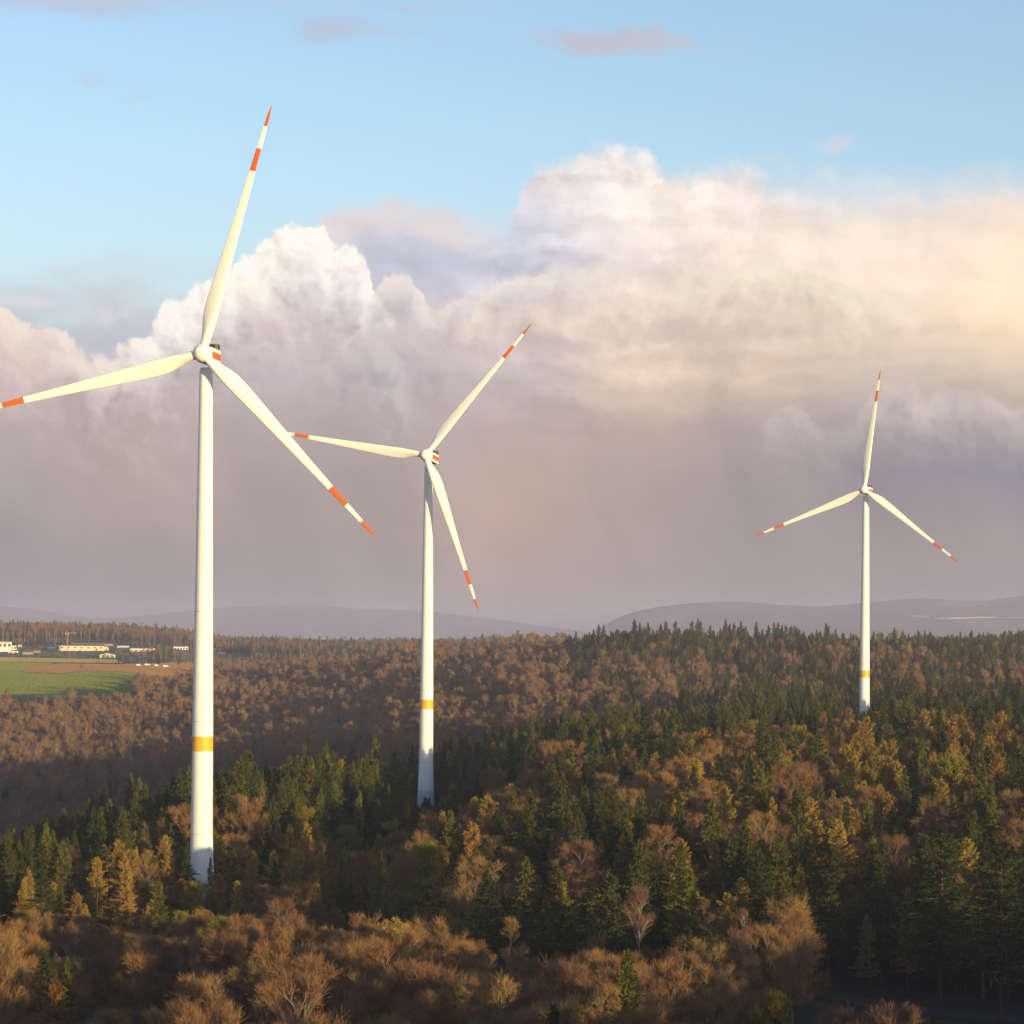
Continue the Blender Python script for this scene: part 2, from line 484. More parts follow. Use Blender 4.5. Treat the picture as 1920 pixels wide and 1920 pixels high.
m_floor, gg, bb = material('forest_floor', 0.95)
tcg = S(gg, gg.new('ShaderNodeTexCoord').outputs['Object'])
n1 = gg.noise(tcg, 0.05, 5.0, 0.6); n2 = gg.noise(tcg, 0.9, 4.0, 0.6)
gg.put(bb.inputs['Base Color'], gg.ramp(n1 * 0.6 + n2 * 0.4, [(0.3, (0.018, 0.014, 0.010)), (0.5, (0.040, 0.028, 0.018)), (0.7, (0.036, 0.038, 0.016))], 'LINEAR'))
Dg = np.concatenate([np.linspace(-3000, 0, 8)[:-1], np.linspace(0, 200, 5)[:-1], np.linspace(200, 1400, 61)[:-1], np.linspace(1400, 2200, 33)[:-1], np.linspace(2200, 2900, 71)[:-1], np.linspace(2900, 4400, 126)[:-1], np.linspace(4400, 6000, 30)[:-1], np.geomspace(6000, 26000, 24)])
qq = np.concatenate([np.linspace(-1.1, -0.24, 10)[:-1], np.linspace(-0.24, 0.24, 193), np.linspace(0.24, 1.1, 10)[1:]])
Y = np.repeat(Dg[:, None], len(qq), 1)
X = np.clip(qq[None, :] * np.maximum(np.abs(Y), 600.0), -9100 + 40 * np.arange(len(qq))[None], 9100 - 40 * np.arange(len(qq))[None, ::-1])
ground_o = link('ground', grid_mesh('ground', X, Y, ground(X, Y), [m_floor]))
tag(ground_o, 'dark leaf littered woodland ground under the trees', None, None, 'structure')

HAZE = 7.0e-5
RIDGE = []
# far hills: rounded wooded ridges on the horizon
m_hill, gh, bh = material('far_wood', 0.95)
tch = S(gh, gh.new('ShaderNodeTexCoord').outputs['Object'])
nh = gh.noise(tch, 0.0016, 8.0, 0.62)
gh.put(bh.inputs['Base Color'], gh.ramp(nh, [(0.35, (0.016, 0.022, 0.014)), (0.55, (0.045, 0.038, 0.026)), (0.62, (0.14, 0.115, 0.06))], 'LINEAR'))
def ridge(name, D, skyline, label, depth=2600.0, seed=0):
    r2 = np.random.default_rng(seed)
    pxs = np.linspace(skyline[0][0], skyline[-1][0], 260)
    ys = np.interp(pxs, [p for p, _ in skyline], [y for _, y in skyline])
    k = np.ones(11) / 11; ysm = np.convolve(np.pad(ys, 5, 'edge'), k, 'valid')
    top = np.array([at(px, y, D).z for px, y in zip(pxs, ysm)])
    x = np.array([at(px, 1195, D).x for px in pxs])
    t = np.linspace(0, 1, 34)
    prof = np.sin(t * math.pi) ** 0.8
    yy = D - depth * 0.75 + t[:, None] * depth * 1.5 + np.zeros_like(x)[None]
    n = sum(np.sin(x[None]*f + 2.1*np.sin(yy*f*1.3 + p) + p) * a for f, a, p in ((.0021, .07, 1.0), (.0047, .04, 2.2), (.011, .02, 4.0)))
    # spurs running down towards the viewer
    zz = np.maximum(top, 4.0)[None] * prof[:, None] * (1 + n * np.abs(np.cos(t * math.pi))[:, None] * 1.4) - 6.0
    zz[(len(t)-1)//2] = top
    def height(X_, Y_, x=x, yy=yy, zz=zz):
        px_ = np.interp(np.asarray(X_), x, np.arange(len(x))); py_ = np.interp(np.asarray(Y_), yy[:, 0], np.arange(len(t)))
        return zz[np.round(py_).astype(int), np.round(px_).astype(int)]
    RIDGE.append({'f': height, 'y0': yy[0, 0], 'y1': yy[-1, 0]})
    o = link(name, grid_mesh(name, np.repeat(x[None], len(t), 0), yy, zz, [m_hill]))
    return tag(o, label, None, None, 'structure')
ridge('hills', 18000, [(1080, 1205), (1150, 1160), (1190, 1146), (1250, 1135), (1330, 1129), (1390, 1128), (1450, 1134), (1540, 1138), (1600, 1132), (1680, 1124),
                        (1740, 1122), (1800, 1127), (1860, 1126), (1900, 1119), (1990, 1108), (2100, 1112), (2300, 1130), (2500, 1160)],
      'long wooded mountain ridge fading blue behind the right turbine', seed=2)
ridge('hills', 24800, [(-400, 1155), (-100, 1145), (0, 1139), (40, 1137), (80, 1145), (160, 1161), (250, 1157), (330, 1147), (430, 1138), (520, 1135), (600, 1135), (680, 1142), (780, 1145),
                        (900, 1157), (1000, 1171), (1100, 1185), (1180, 1200)],
      'faint low mountain ridge behind the left and middle turbines', 1600.0, seed=5)
# ------------------------------------------------------------------ wind turbines
def paint(name, rgb, rough):
    m, g, b = material(name, rough)
    tc = S(g, g.new('ShaderNodeTexCoord').outputs['Object'])
    st = g.new('ShaderNodeTexNoise'); g.put(st.inputs['Vector'], g.vadd(tc, (1.0, 1.0, 0.06), 'MULTIPLY'))
    st.inputs['Scale'].default_value = 0.9; st.inputs['Detail'].default_value = 6
    k = S(g, st.outputs['Fac']) * 0.16 + 0.90
    if 'white' in name or 'concrete' in name:
        z = g.sep(tc)[2]
        for sz in ((21.0, 46.9, 72.0, 99.5) if 'white' in name else (3.9, 7.8, 11.7, 15.6, 19.5)):
            k = k * (1.0 - g.step(g.m('ABSOLUTE', z - sz), 0.16, 0.07) * 0.22)
        # rain streaks running down from the seams and the nacelle
        s2 = g.new('ShaderNodeTexNoise'); g.put(s2.inputs['Vector'], g.vadd(tc, (1.6, 1.6, 0.02), 'MULTIPLY')); s2.inputs['Scale'].default_value = 1.0; s2.inputs['Detail'].default_value = 4
        k = k * (1.0 - g.step(S(g, s2.outputs['Fac']), 0.52, 0.72) * 0.13)
    g.put(b.inputs['Base Color'], g.vscale(g.xyz(*rgb), k))
    b.inputs['Specular IOR Level'].default_value = 0.3
    return m
M_WHITE = paint('white_coating', (0.83, 0.82, 0.79), 0.55)
M_BLADE = paint('blade_gelcoat', (0.82, 0.81, 0.77), 0.45)
M_RED = paint('traffic_orange', (0.56, 0.125, 0.020), 0.5)
M_BAND = paint('tower_band_orange', (0.80, 0.43, 0.04), 0.5)
M_CONC = paint('tower_concrete', (0.60, 0.62, 0.63), 0.8)
M_DARK = plain('dark_metal', (0.05, 0.035, 0.025), 0.6, 0.3, 1.0)
M_STEEL = plain('galvanised_steel', (0.35, 0.34, 0.33), 0.5)

HUBH, BLADE = 131.0, 59.0
def tower_mb():
    mb = MB()
    prof = [(3.55, -3), (3.5, 0), (3.18, 5), (2.92, 10.5), (2.68, 16), (2.52, 21), (2.46, 27), (2.43, 34), (2.40, 40.0), (2.39, 43.4), (2.36, 47)]
    mats = [1, 1, 1, 0, 0, 0, 0, 0, 2, 0]
    for z in np.linspace(52, 127.6, 16):
        prof.append((2.36 - (z-47)/80.6*0.86, z)); mats.append(0)
    out, om = [], []
    for k, p in enumerate(prof):
        out.append(p)
        if k < len(mats): om.append(mats[k])
    out.append((1.2, 128.0)); om.append(0)
    mb.lathe(out, 48, mats=om)
    return mb
def blade_mb():
    mb = MB()
    st = [  # r, chord, t/c, twist, axis
        (0.020, 2.05, 1.00, 14, .50), (0.045, 2.08, .98, 14, .50), (0.07, 2.35, .82, 14, .46), (0.095, 2.85, .62, 13.5, .40), (0.125, 3.40, .47, 12.5, .35),
        (0.16, 3.72, .39, 11, .32), (0.20, 3.70, .34, 9.5, .31), (0.26, 3.48, .30, 8, .30), (0.33, 3.14, .27, 6.5, .30), (0.42, 2.70, .245, 5, .30), (0.50, 2.34, .23, 4, .30),
        (0.58, 2.0, .22, 3, .30), (0.66, 1.70, .21, 2.2, .30), (0.735, 1.44, .20, 1.6, .30), (0.825, 1.16, .19, .8, .30), (0.915, .88, .18, .2, .30),
        (0.955, .68, .17, 0, .28), (0.98, .42, .17, 0, .22), (0.995, .16, .17, 0, .1), (1.0, .04, .2, 0, .0)]
    n = 20
    rows = []
    for r, c, tc_, tw, ax in st:
        rnd = max(0.0, min(1.0, (tc_ - .40) / .58))
        a = -R(tw + 2.0)
        pts = []
        for i in range(n):
            th = 2*math.pi*i/n
            xc = 0.5*(1+math.cos(th))                      # 1 at the leading edge
            u = 1 - xc
            yt = 5*tc_*(.2969*math.sqrt(max(u,0)) - .126*u - .3516*u*u + .2843*u**3 - .1015*u**4)
            ya = yt if math.sin(th) >= 0 else -yt * 0.75
            ci = 0.5*tc_*math.sin(th)
            y = ya*(1-rnd) + ci*rnd
            X = (xc - (1-ax)) * c; Yv = y * c
            x2 = X*math.cos(a) - Yv*math.sin(a); y2 = X*math.sin(a) + Yv*math.cos(a)
            pre = -0.9 * r**2.2                              # prebend away from the tower
            pts.append((x2, y2 + pre, r*BLADE))
        rows.append(pts)
    o = 0
    mb.v = [p for row in rows for p in row]
    for k in range(len(rows)-1):
        rr = st[k][0]
        mat = 1 if (rr >= .914 or .734 <= rr < .824) else 0
        for i in range(n):
            mb.f.append((k*n+i, k*n+(i+1)%n, (k+1)*n+(i+1)%n, (k+1)*n+i)); mb.m.append(mat)
    mb.f.append(tuple(range((len(rows)-1)*n, len(rows)*n))); mb.m.append(1)
    return mb
ME_TOWER = tower_mb().mesh('tower', [M_WHITE, M_CONC, M_BAND], True)
ME_BLADE = blade_mb().mesh('blade', [M_BLADE, M_RED], True)
OVER = 4.2
def hub_mb():
    mb = MB()      # lathe about z, turned later so that +z looks into the wind
    prof = [(0.0, 2.15), (0.35, 2.12), (0.8, 1.98), (1.2, 1.70), (1.55, 1.25), (1.78, .65), (1.86, 0.0), (1.84, -.7), (1.72, -1.25), (1.66, -1.32)]
    mb.lathe([(r_*1.13, z_*1.08) for r_, z_ in prof], 40)
    return mb
def turbine(px, py_base, D, rel, phase, hubz, tilt, length, label):
    b = at(px, py_base, D)
    base = empty('wind_turbine', (b.x, b.y, hubz - HUBH))
    tag(base, label, 'wind turbine', 'wind turbines rising out of the forest')
    rz = math.atan2(-b.x, b.y) - R(rel)
    link('tower', ME_TOWER, base)
    # nacelle, in the turbine's own frame: wind comes from -y
    nac = MB()
    nac.box(-1.8, 1.8, -OVER+2.1, 7.6, -1.75, 1.7, 0, 0.32)
    n_o = nac.build('nacelle', [M_WHITE], base)
    n_o.location = (0, 0, HUBH); n_o.rotation_euler = (R(tilt), 0, rz)
    st = MB()
    for sx in (-1, 1):
        st.box(min(sx*1.803, sx*1.823), max(sx*1.803, sx*1.823), -OVER+2.6, 7.2, -.90, .70, 0)
    st.box(-1.5, 1.5, 7.605, 7.625, -.95, .72, 0)
    tag(st.build('stripe', [M_RED], n_o), 'orange warning stripe along the nacelle')
    co = MB()
    co.box(-1.65, 1.65, 5.0, 6.9, 1.705, 2.95, 0, 0.08)
    for k in range(7): co.box(-1.5, 1.5, 4.96, 4.995, 1.9+k*.14, 1.97+k*.14, 0)
    co.build('cooler', [M_DARK], n_o)
    ra = MB()
    for x in (-1.5, 1.5):
        for y in (3.2, 4.6): ra.tube((x, y, 1.7), (x, y, 4.0), .06, .06)
    for z in (2.9, 3.97):
        ra.tube((-1.55, 3.2, z), (1.55, 3.2, z), .05, .05); ra.tube((-1.55, 4.6, z), (1.55, 4.6, z), .05, .05)
        ra.tube((1.5, 3.15, z), (1.5, 4.65, z), .05, .05); ra.tube((-1.5, 3.15, z), (-1.5, 4.65, z), .05, .05)
    ra.build('rail_frame', [M_STEEL], n_o)
    an = MB(); an.tube((.9, 6.6, 2.9), (.9, 6.6, 4.2), .05, .03); an.build('mast', [M_STEEL], n_o)
    an = MB(); an.tube((1.7, 6.6, 2.9), (1.9, 8.0, 3.0), .06, .03); an.build('wind_vane', [M_STEEL], n_o)
    # rotor
    T = Matrix.Translation((0, 0, HUBH)) @ Matrix.Rotation(rz, 4, 'Z') @ Matrix.Rotation(R(tilt), 4, 'X') @ Matrix.Translation((0, -OVER, 0))
    h = hub_mb(); h_o = h.build('hub', [M_WHITE], base, True)
    h_o.matrix_local = T @ Matrix.Rotation(R(90), 4, 'X')
    nk = MB(); nk.tube((0, 0, -2.6), (0, 0, -1.3), 1.5, 1.5, 32)
    nk.build('shaft_collar', [M_DARK], h_o)
    for k in range(3):
        bl = link('blade', ME_BLADE, base)
        a = R(phase + 120*k)
        bl.matrix_local = T @ Matrix.Rotation(a, 4, 'Y') @ Matrix.Rotation(R(0.2), 4, 'X') @ Matrix.Diagonal((1, 1, length, 1))
        cl = MB(); cl.lathe([(1.16, 1.28), (1.18, 1.30), (1.18, 1.60), (1.12, 1.62), (1.05, 1.66), (1.02, 1.66)], 32)
        cl.build('root_collar', [M_STEEL], bl, True)
    return base
T1 = turbine(376.8, 1726, 612.0, 13.0, 16.0, 130.3, 0.8, 0.99, 'white wind turbine nearest the camera, its left blade cut off by the frame')
T2 = turbine(798.0, 1543, 961.5, 15.4, 39.2, 130.9, -4.5, 1.03, 'white wind turbine whose left blade passes behind the blade of the tallest turbine')
T3 = turbine(1620.0, 1433, 1295.0, 12.0, 7.5, 138.9, -1.5, 0.99, 'smallest white wind turbine standing alone on the right above dark spruces')
# ------------------------------------------------------------------ tree materials
def foliage(name, stops, back=0.18, fine=1.2):
    """stops: colours across a tree and from tree to tree"""
    m = bpy.data.materials.new(name); m.use_nodes = True
    nt = m.node_tree; nt.nodes.clear(); g = G(nt)
    tc = S(g, g.new('ShaderNodeTexCoord').outputs['Object'])
    rnd = S(g, g.new('ShaderNodeObjectInfo').outputs['Random'])
    n = g.new('ShaderNodeTexNoise'); g.put(n.inputs['Vector'], tc); n.inputs['Scale'].default_value = fine; n.inputs['Detail'].default_value = 2
    f = S(g, n.outputs['Fac']) * 0.9 - 0.45 + rnd * 0.84 + 0.08
    c = g.ramp(g.clamp(f), stops, 'LINEAR')
    d = g.new('ShaderNodeBsdfDiffuse'); g.put(d.inputs['Color'], c); d.inputs['Roughness'].default_value = 0.5
    t = g.new('ShaderNodeBsdfTranslucent'); g.put(t.inputs['Color'], c)
    mx = g.new('ShaderNodeMixShader'); mx.inputs[0].default_value = back
    nt.links.new(d.outputs[0], mx.inputs[1]); nt.links.new(t.outputs[0], mx.inputs[2])
    o = g.new('ShaderNodeOutputMaterial'); nt.links.new(mx.outputs[0], o.inputs['Surface'])
    return m
MF_SPRUCE = foliage('spruce_needles', [(0.0, (0.046, 0.059, 0.015)), (0.4, (0.082, 0.096, 0.020)), (0.75, (0.133, 0.132, 0.023)), (1.0, (0.200, 0.160, 0.027))])
MF_DARK = foliage('fir_needles', [(0.0, (0.026, 0.042, 0.014)), (0.5, (0.052, 0.070, 0.019)), (1.0, (0.092, 0.100, 0.024))])
MF_LARCH = foliage('larch_twigs', [(0.0, (0.24, 0.135, 0.040)), (0.35, (0.36, 0.215, 0.050)), (0.7, (0.42, 0.275, 0.052)), (1.0, (0.32, 0.265, 0.055))])
MF_BEECH = foliage('beech_twigs', [(0.0, (0.170, 0.098, 0.064)), (0.3, (0.255, 0.135, 0.070)), (0.6, (0.310, 0.168, 0.072)), (0.82, (0.330, 0.205, 0.072)), (1.0, (0.220, 0.155, 0.092))], 0.10, 0.6)
MF_BUD = foliage('budding_leaves', [(0.0, (0.28, 0.20, 0.035)), (0.5, (0.30, 0.245, 0.038)), (1.0, (0.20, 0.20, 0.036))], 0.25)
MF_BIRCH = foliage('birch_twigs', [(0.0, (0.163, 0.081, 0.055)), (1.0, (0.247, 0.127, 0.079))], 0.10)
MB_BARK = plain('grey_bark', (0.075, 0.06, 0.045), 0.95, 0.35, 1.5)
MB_BEECH = plain('beech_bark', (0.17, 0.125, 0.085), 0.9, 0.3, 1.2)
MB_PALE = plain('pale_bark', (0.34, 0.26, 0.19), 0.9, 0.2, 1.2)
MB_RED = plain('conifer_bark', (0.085, 0.055, 0.035), 0.95, 0.3, 1.5)
MB_BIRCH = plain('birch_bark', (0.21, 0.175, 0.145), 0.85, 0.3, 1.8)

# ------------------------------------------------------------------ tree shapes (metres, true size)
def kites(base, d, ln, wd, r, sag=0.0):
    """one leaf-shaped quad per row"""
    n = len(base)
    rv = r.normal(size=(n, 3)); side = np.cross(d, rv); side /= np.linalg.norm(side, axis=1, keepdims=True) + 1e-9
    mid = base + d * (ln * 0.45)[:, None] + side * (wd * 0.5)[:, None]
    mi2 = base + d * (ln * 0.45)[:, None] - side * (wd * 0.5)[:, None]
    tip = base + d * ln[:, None]; tip[:, 2] -= sag * ln
    return np.stack([base, mid, tip, mi2], 1).reshape(-1, 3)
def norm(v): return v / (np.linalg.norm(v, axis=-1, keepdims=True) + 1e-9)
def tubes(p, q, r0, r1, n=5):
    d = norm(q - p); a = norm(np.cross(d, np.where(np.abs(d[:, 2:3]) > 0.9, [[1., 0, 0]], [[0, 0, 1.]]))); b = np.cross(d, a)
    t = np.arange(n) * 2 * math.pi / n
    c = (np.cos(t)[None, :, None] * a[:, None] + np.sin(t)[None, :, None] * b[:, None])
    v = np.concatenate([p[:, None] + c * r0[:, None, None], q[:, None] + c * r1[:, None, None]], 1)
    i = np.arange(n); f = np.stack([i, (i+1) % n, n + (i+1) % n, n + i], -1)
    faces = (np.arange(len(p)) * 2 * n)[:, None, None] + f[None]
    return v.reshape(-1, 3), faces.reshape(-1)
class Tree:
    def __init__(s, name, fol, bark): s.name, s.fol, s.bark = name, fol, bark; s.kv = []; s.tv = []; s.tf = []; s.cv = []; s.cf = []
    def leaf(s, v): s.kv.append(v)
    def wood(s, v, f, crown=False):
        V, F = (s.cv, s.cf) if crown else (s.tv, s.tf)
        F.append(f + sum(len(k) for k in V)); V.append(v)
    def finish(s):
        tv = np.concatenate(s.tv); tf = np.concatenate(s.tf)
        kv = np.concatenate(s.kv); nk = len(kv)//4
        cv = np.concatenate(s.cv) if s.cv else np.zeros((0, 3)); cf = np.concatenate(s.cf) if s.cf else np.zeros(0, int)
        s.me_trunk = np_mesh(s.name + '_trunk', tv, tf, np.full(len(tf)//4, 4), [s.bark])
        v = np.concatenate([kv, cv]); l = np.concatenate([np.arange(nk*4), cf + nk*4])
        cnt = np.full(len(l)//4, 4); mi = np.concatenate([np.zeros(nk), np.ones(len(cf)//4)])
        s.me_crown = np_mesh(s.name + '_crown', v, l, cnt, [s.fol, s.bark], mi)
        v2 = np.concatenate([v, tv]); l2 = np.concatenate([l, tf + len(v)])
        s.me_all = np_mesh(s.name, v2, l2, np.full(len(l2)//4, 4), [s.fol, s.bark], np.concatenate([mi, np.ones(len(tf)//4)]))
        s.h = float(v[:, 2].max())
        return s
def stem(t, H, r, rad, top=0.03, lean=0.0, n=7, segs=8):
    z = np.linspace(-1.2, H, segs + 1)
    xy = np.cumsum(r.normal(0, lean, (segs + 1, 2)), 0); xy[0] = 0
    p = np.column_stack([xy, z]); rr = np.maximum(rad * (1 - np.clip(z / H, 0, 1)) ** 0.85, top); rr[0] *= 1.3
    v, f = tubes(p[:-1], p[1:], rr[:-1], rr[1:], n); t.wood(v, f)
    return lambda zz: np.column_stack([np.interp(zz, z, xy[:, 0]), np.interp(zz, z, xy[:, 1]), zz])

def conifer(name, seed, H=26.0, R0=3.6, base=0.12, step=0.55, per=6, twigs=15, fol=None, bark=None, tw=(0.30, 0.75), width=0.20, up=0.05, sag=0.25, ragged=0.25, power=0.85, lean=0.03, gaps=0.0):
    r = np.random.default_rng(seed); t = Tree(name, fol, bark)
    on = stem(t, H, r, H * 0.0105, lean=lean)
    zs = np.arange(H * base, H - 0.5, step)
    Z = np.repeat(zs, per) + r.uniform(-step/2, step/2, len(zs)*per)
    keep = r.random(len(Z)) > gaps; Z = Z[keep]
    az = r.uniform(0, 6.2832, len(Z))
    # some sides of a tree are thinner
    u = np.clip((H - Z) / (H * (1 - base)), 0, 1)
    lobes = 1 + 0.24 * np.sin(az * 2 + Z * 0.5 + seed) + 0.16 * np.sin(az * 3 + Z * 0.23 + seed * 2)
    bottom = np.clip(0.62 + (Z - H*base) / (H * 0.22), 0.62, 1.0)
    Lb = np.maximum(R0 * u ** power * (1 + r.normal(0, ragged, len(Z))) * lobes * bottom, 0.25)
    p0 = on(Z)
    rise = up + 0.55 * (1 - u) ** 2 - 0.12 * u
    d0 = norm(np.column_stack([np.cos(az), np.sin(az), rise + r.normal(0, 0.08, len(Z))]))
    end = p0 + d0 * Lb[:, None]; end[:, 2] -= sag * 0.35 * Lb ** 1.25 * 0.5
    v, f = tubes(p0, end, 0.012 * Lb + 0.015, np.full(len(Z), 0.008), 3); t.wood(v, f, True)
    n = np.maximum((twigs * (0.35 + 0.65 * Lb / R0)).astype(int), 4)
    bi = np.repeat(np.arange(len(Z)), n)
    s = r.uniform(0.12, 1.0, len(bi)) ** 0.8
    q = p0[bi] + (end[bi] - p0[bi]) * s[:, None]; q[:, 2] += sag * 0.3 * Lb[bi] * s * (1 - s) + r.normal(-0.05, 0.13, len(bi))
    sd = np.where(r.random(len(bi)) < 0.5, -1, 1) * r.uniform(0.4, 1.15, len(bi))
    hd = norm((end - p0)[bi]); perp = np.column_stack([-hd[:, 1], hd[:, 0], np.zeros(len(bi))])
    dd = norm(hd * np.cos(sd)[:, None] + perp * np.sin(sd)[:, None] + np.column_stack([np.zeros((len(bi), 2)), r.normal(up * 0.8 - sag * 0.45, 0.42, len(bi))]))
    ln = r.uniform(*tw, len(bi)) * (0.55 + 0.45 * np.clip(Lb[bi] / R0 * 1.6, 0, 1)) * (1.15 - 0.45 * s)
    t.leaf(kites(q, dd, ln, width * r.uniform(0.7, 1.3, len(bi)) * (0.6 + 0.4 * ln / tw[1]), r, sag * 0.5))
    # leading shoot
    k = 26; zt = H - r.uniform(0, 1.6, k); a = r.uniform(0, 6.28, k)
    t.leaf(kites(on(zt), norm(np.column_stack([np.cos(a), np.sin(a), np.full(k, 1.1)])), r.uniform(.25, .55, k), np.full(k, width * .6), r))
    return t.finish()

def grow(r, p, d, ln, k, f0, f1, spread, ratio, jitter, lift):
    i = np.repeat(np.arange(len(p)), k)
    s = r.uniform(f0, f1, len(i))
    q = p[i] + d[i] * (ln[i] * s)[:, None]
    pr = norm(np.cross(d[i], r.normal(size=(len(i), 3))))
    a = r.uniform(spread[0], spread[1], len(i))
    nd = norm(d[i] * np.cos(a)[:, None] + pr * np.sin(a)[:, None] + np.column_stack([np.zeros((len(i), 2)), np.full(len(i), lift)]))
    nl = ln[i] * ratio * (1.25 - 0.6 * s) * r.uniform(1 - jitter, 1 + jitter, len(i))
    return q, nd, nl
def broadleaf(name, seed, H=24.0, crown=5.2, clear=0.38, limbs=11, fol=None, bark=None, fine=9, twig=(0.7, 1.7), width=0.045, leaves=0, lsize=(0.25, 0.5), rad=0.30, spread=(0.35, 0.95), lean=0.08, k2=7, k3=6):
    r = np.random.default_rng(seed); t = Tree(name, fol, bark)
    top = H * 0.86
    on = stem(t, top, r, rad, 0.05, lean)
    z = np.sort(r.uniform(H * clear, top * 0.98, limbs))
    az = np.arange(limbs) * 2.4 + r.uniform(-.4, .4, limbs)
    u = (z - H * clear) / (top - H * clear)
    a = spread[1] - (spread[1] - spread[0]) * u + r.normal(0, .07, limbs)
    d = np.column_stack([np.cos(az)*np.sin(a), np.sin(az)*np.sin(a), np.cos(a)])
    # limbs end on the dome of the crown
    cz = H * clear + (H - H * clear) * 0.42; hz = H - cz
    p = on(z)
    def reach(p, d, jit):
        # distance to ellipsoid radius crown, half height hz, centre (0,0,cz)
        e = np.array([crown, crown, hz * 1.0]); P = (p - [0, 0, cz]) / e; Dv = d / e
        A = (Dv*Dv).sum(1); B = 2*(P*Dv).sum(1); C = (P*P).sum(1) - 1
        disc = np.maximum(B*B - 4*A*C, 0.0)
        a2 = np.arctan2(d[:, 1], d[:, 0]); z2 = (p[:, 2] + d[:, 2] * 3)
        lob = 0.90 + 0.22 * np.sin(3*a2 + seed + z2 * 0.35) + 0.14 * np.sin(5*a2 - seed * 2 + z2 * 0.7) + 0.10 * np.sin(z2 * 1.3 + seed)
        return np.maximum((-B + np.sqrt(disc)) / (2*A) * lob, 0.6)
    ln = np.minimum(reach(p, d, 0) * r.uniform(0.72, 1.02, limbs), H * 0.6)
    v, f = tubes(p, p + d*ln[:, None], rad * 0.34 * (1.1 - 0.6*u), np.full(limbs, 0.025), 5); t.wood(v, f)
    P, Dd, Ln = p, d, ln
    for lev, (k, ratio, thick) in enumerate(((k2, 0.52, 0.085), (k3, 0.50, 0.038))):
        q, nd, nl = grow(r, P, Dd, Ln, k, 0.30, 1.0, (0.30, 0.85), ratio, 0.25, 0.22)
        nl = np.minimum(nl, reach(q, nd, 0) * r.uniform(0.85, 1.08, len(nl)))
        v, f = tubes(q, q + nd*nl[:, None], np.full(len(q), thick), np.full(len(q), thick*0.35), 3); t.wood(v, f, True)
        P, Dd, Ln = q, nd, nl
    q, nd, nl = grow(r, P, Dd, Ln, fine, 0.15, 1.0, (0.12, 0.75), 1.0, 0.2, 0.22)
    tl = r.uniform(*twig, len(q))
    t.leaf(kites(q, nd, tl, np.full(len(q), width), r))
    q2, nd2, nl2 = grow(r, q, nd, tl, 2, 0.3, 0.95, (0.2, 0.6), 0.6, 0.25, 0.25)
    t.leaf(kites(q2, nd2, nl2, np.full(len(q2), width * 0.7), r))
    if leaves:
        i = r.integers(0, len(q), leaves)
        b = q[i] + nd[i] * (tl[i] * r.random(leaves))[:, None]
        t.leaf(kites(b, norm(r.normal(size=(leaves, 3)) + [0, 0, 0.2]), r.uniform(*lsize, leaves), r.uniform(lsize[0]*.6, lsize[1]*.6, leaves), r))
    return t.finish()

SPRUCE = [conifer('spruce_tree', 11 + i, H=h, R0=rr, base=b, per=pr, twigs=tw, fol=MF_SPRUCE, bark=MB_RED, sag=sg, ragged=rg, power=pw, width=.27, tw=(.35, .85))
          for i, (h, rr, b, pr, tw, sg, rg, pw) in enumerate([(27, 4.6, .10, 9, 38, .30, .27, .80), (25, 4.3, .08, 9, 38, .40, .30, .85), (29, 4.4, .16, 8, 40, .25, .36, .75),
                                                              (23, 4.7, .08, 9, 38, .35, .32, .72), (26, 3.7, .12, 9, 36, .35, .32, .90)])]
SPRUCE += [conifer('spruce_tree', 41 + i, H=h, R0=rr, base=b, per=8, twigs=36, fol=MF_DARK, bark=MB_RED, sag=.32, ragged=.36, power=pw, width=.27, tw=(.35, .85), lean=.06, gaps=gp)
           for i, (h, rr, b, pw, gp) in enumerate([(26, 4.2, .12, .78, .05), (24, 3.9, .2, .7, .16), (28, 4.0, .1, .85, .08)])]
DOUGLAS = [conifer('spruce_tree', 31 + i, H=31, R0=6.6, base=.30, step=.72, per=8, twigs=75, fol=MF_DARK, bark=MB_RED, tw=(.4, 1.0), width=.27, sag=.2, up=.1, ragged=.34, power=.55, gaps=.12) for i in range(2)]
LARCH = [conifer('larch_tree', 51 + i, H=h, R0=rr, base=b, step=.46, per=7, twigs=60, fol=MF_LARCH, bark=MB_RED, tw=(.4, 1.05), width=.16, up=.22, sag=.1, ragged=.34, power=pw, gaps=.10)
         for i, (h, rr, b, pw) in enumerate([(23, 3.9, .16, .70), (21, 3.5, .12, .85), (24, 4.1, .20, .60), (20, 3.4, .14, .78)])]
BEECH = [broadleaf('beech_tree', 71 + i, H=h, crown=c, clear=cl, limbs=l, fol=MF_BEECH, bark=MB_BEECH, fine=7, width=.044, rad=.30)
         for i, (h, c, cl, l) in enumerate([(23, 5.6, .26, 16), (24, 5.0, .30, 15), (22, 5.9, .24, 17), (25, 4.6, .34, 14)])] + \
        [broadleaf('beech_tree', 81 + i, H=h, crown=c, clear=cl, limbs=9, fol=MF_BEECH, bark=MB_PALE, fine=7, twig=(.7, 1.8), width=.06, rad=.25, spread=(.15, .5), k2=5, k3=5)
         for i, (h, c, cl) in enumerate([(26, 2.6, .42), (23, 3.2, .34), (28, 2.3, .52), (21, 2.9, .30), (25, 3.6, .45)])]
BUD = [broadleaf('budding_tree', 91 + i, H=h, crown=c, clear=.22, limbs=14, fol=MF_BUD, bark=MB_BARK, fine=7, leaves=8000, lsize=(.22, .45), spread=(.3, 1.0), rad=.24) for i, (h, c) in enumerate([(20, 4.4), (22, 4.0), (19, 4.8)])]
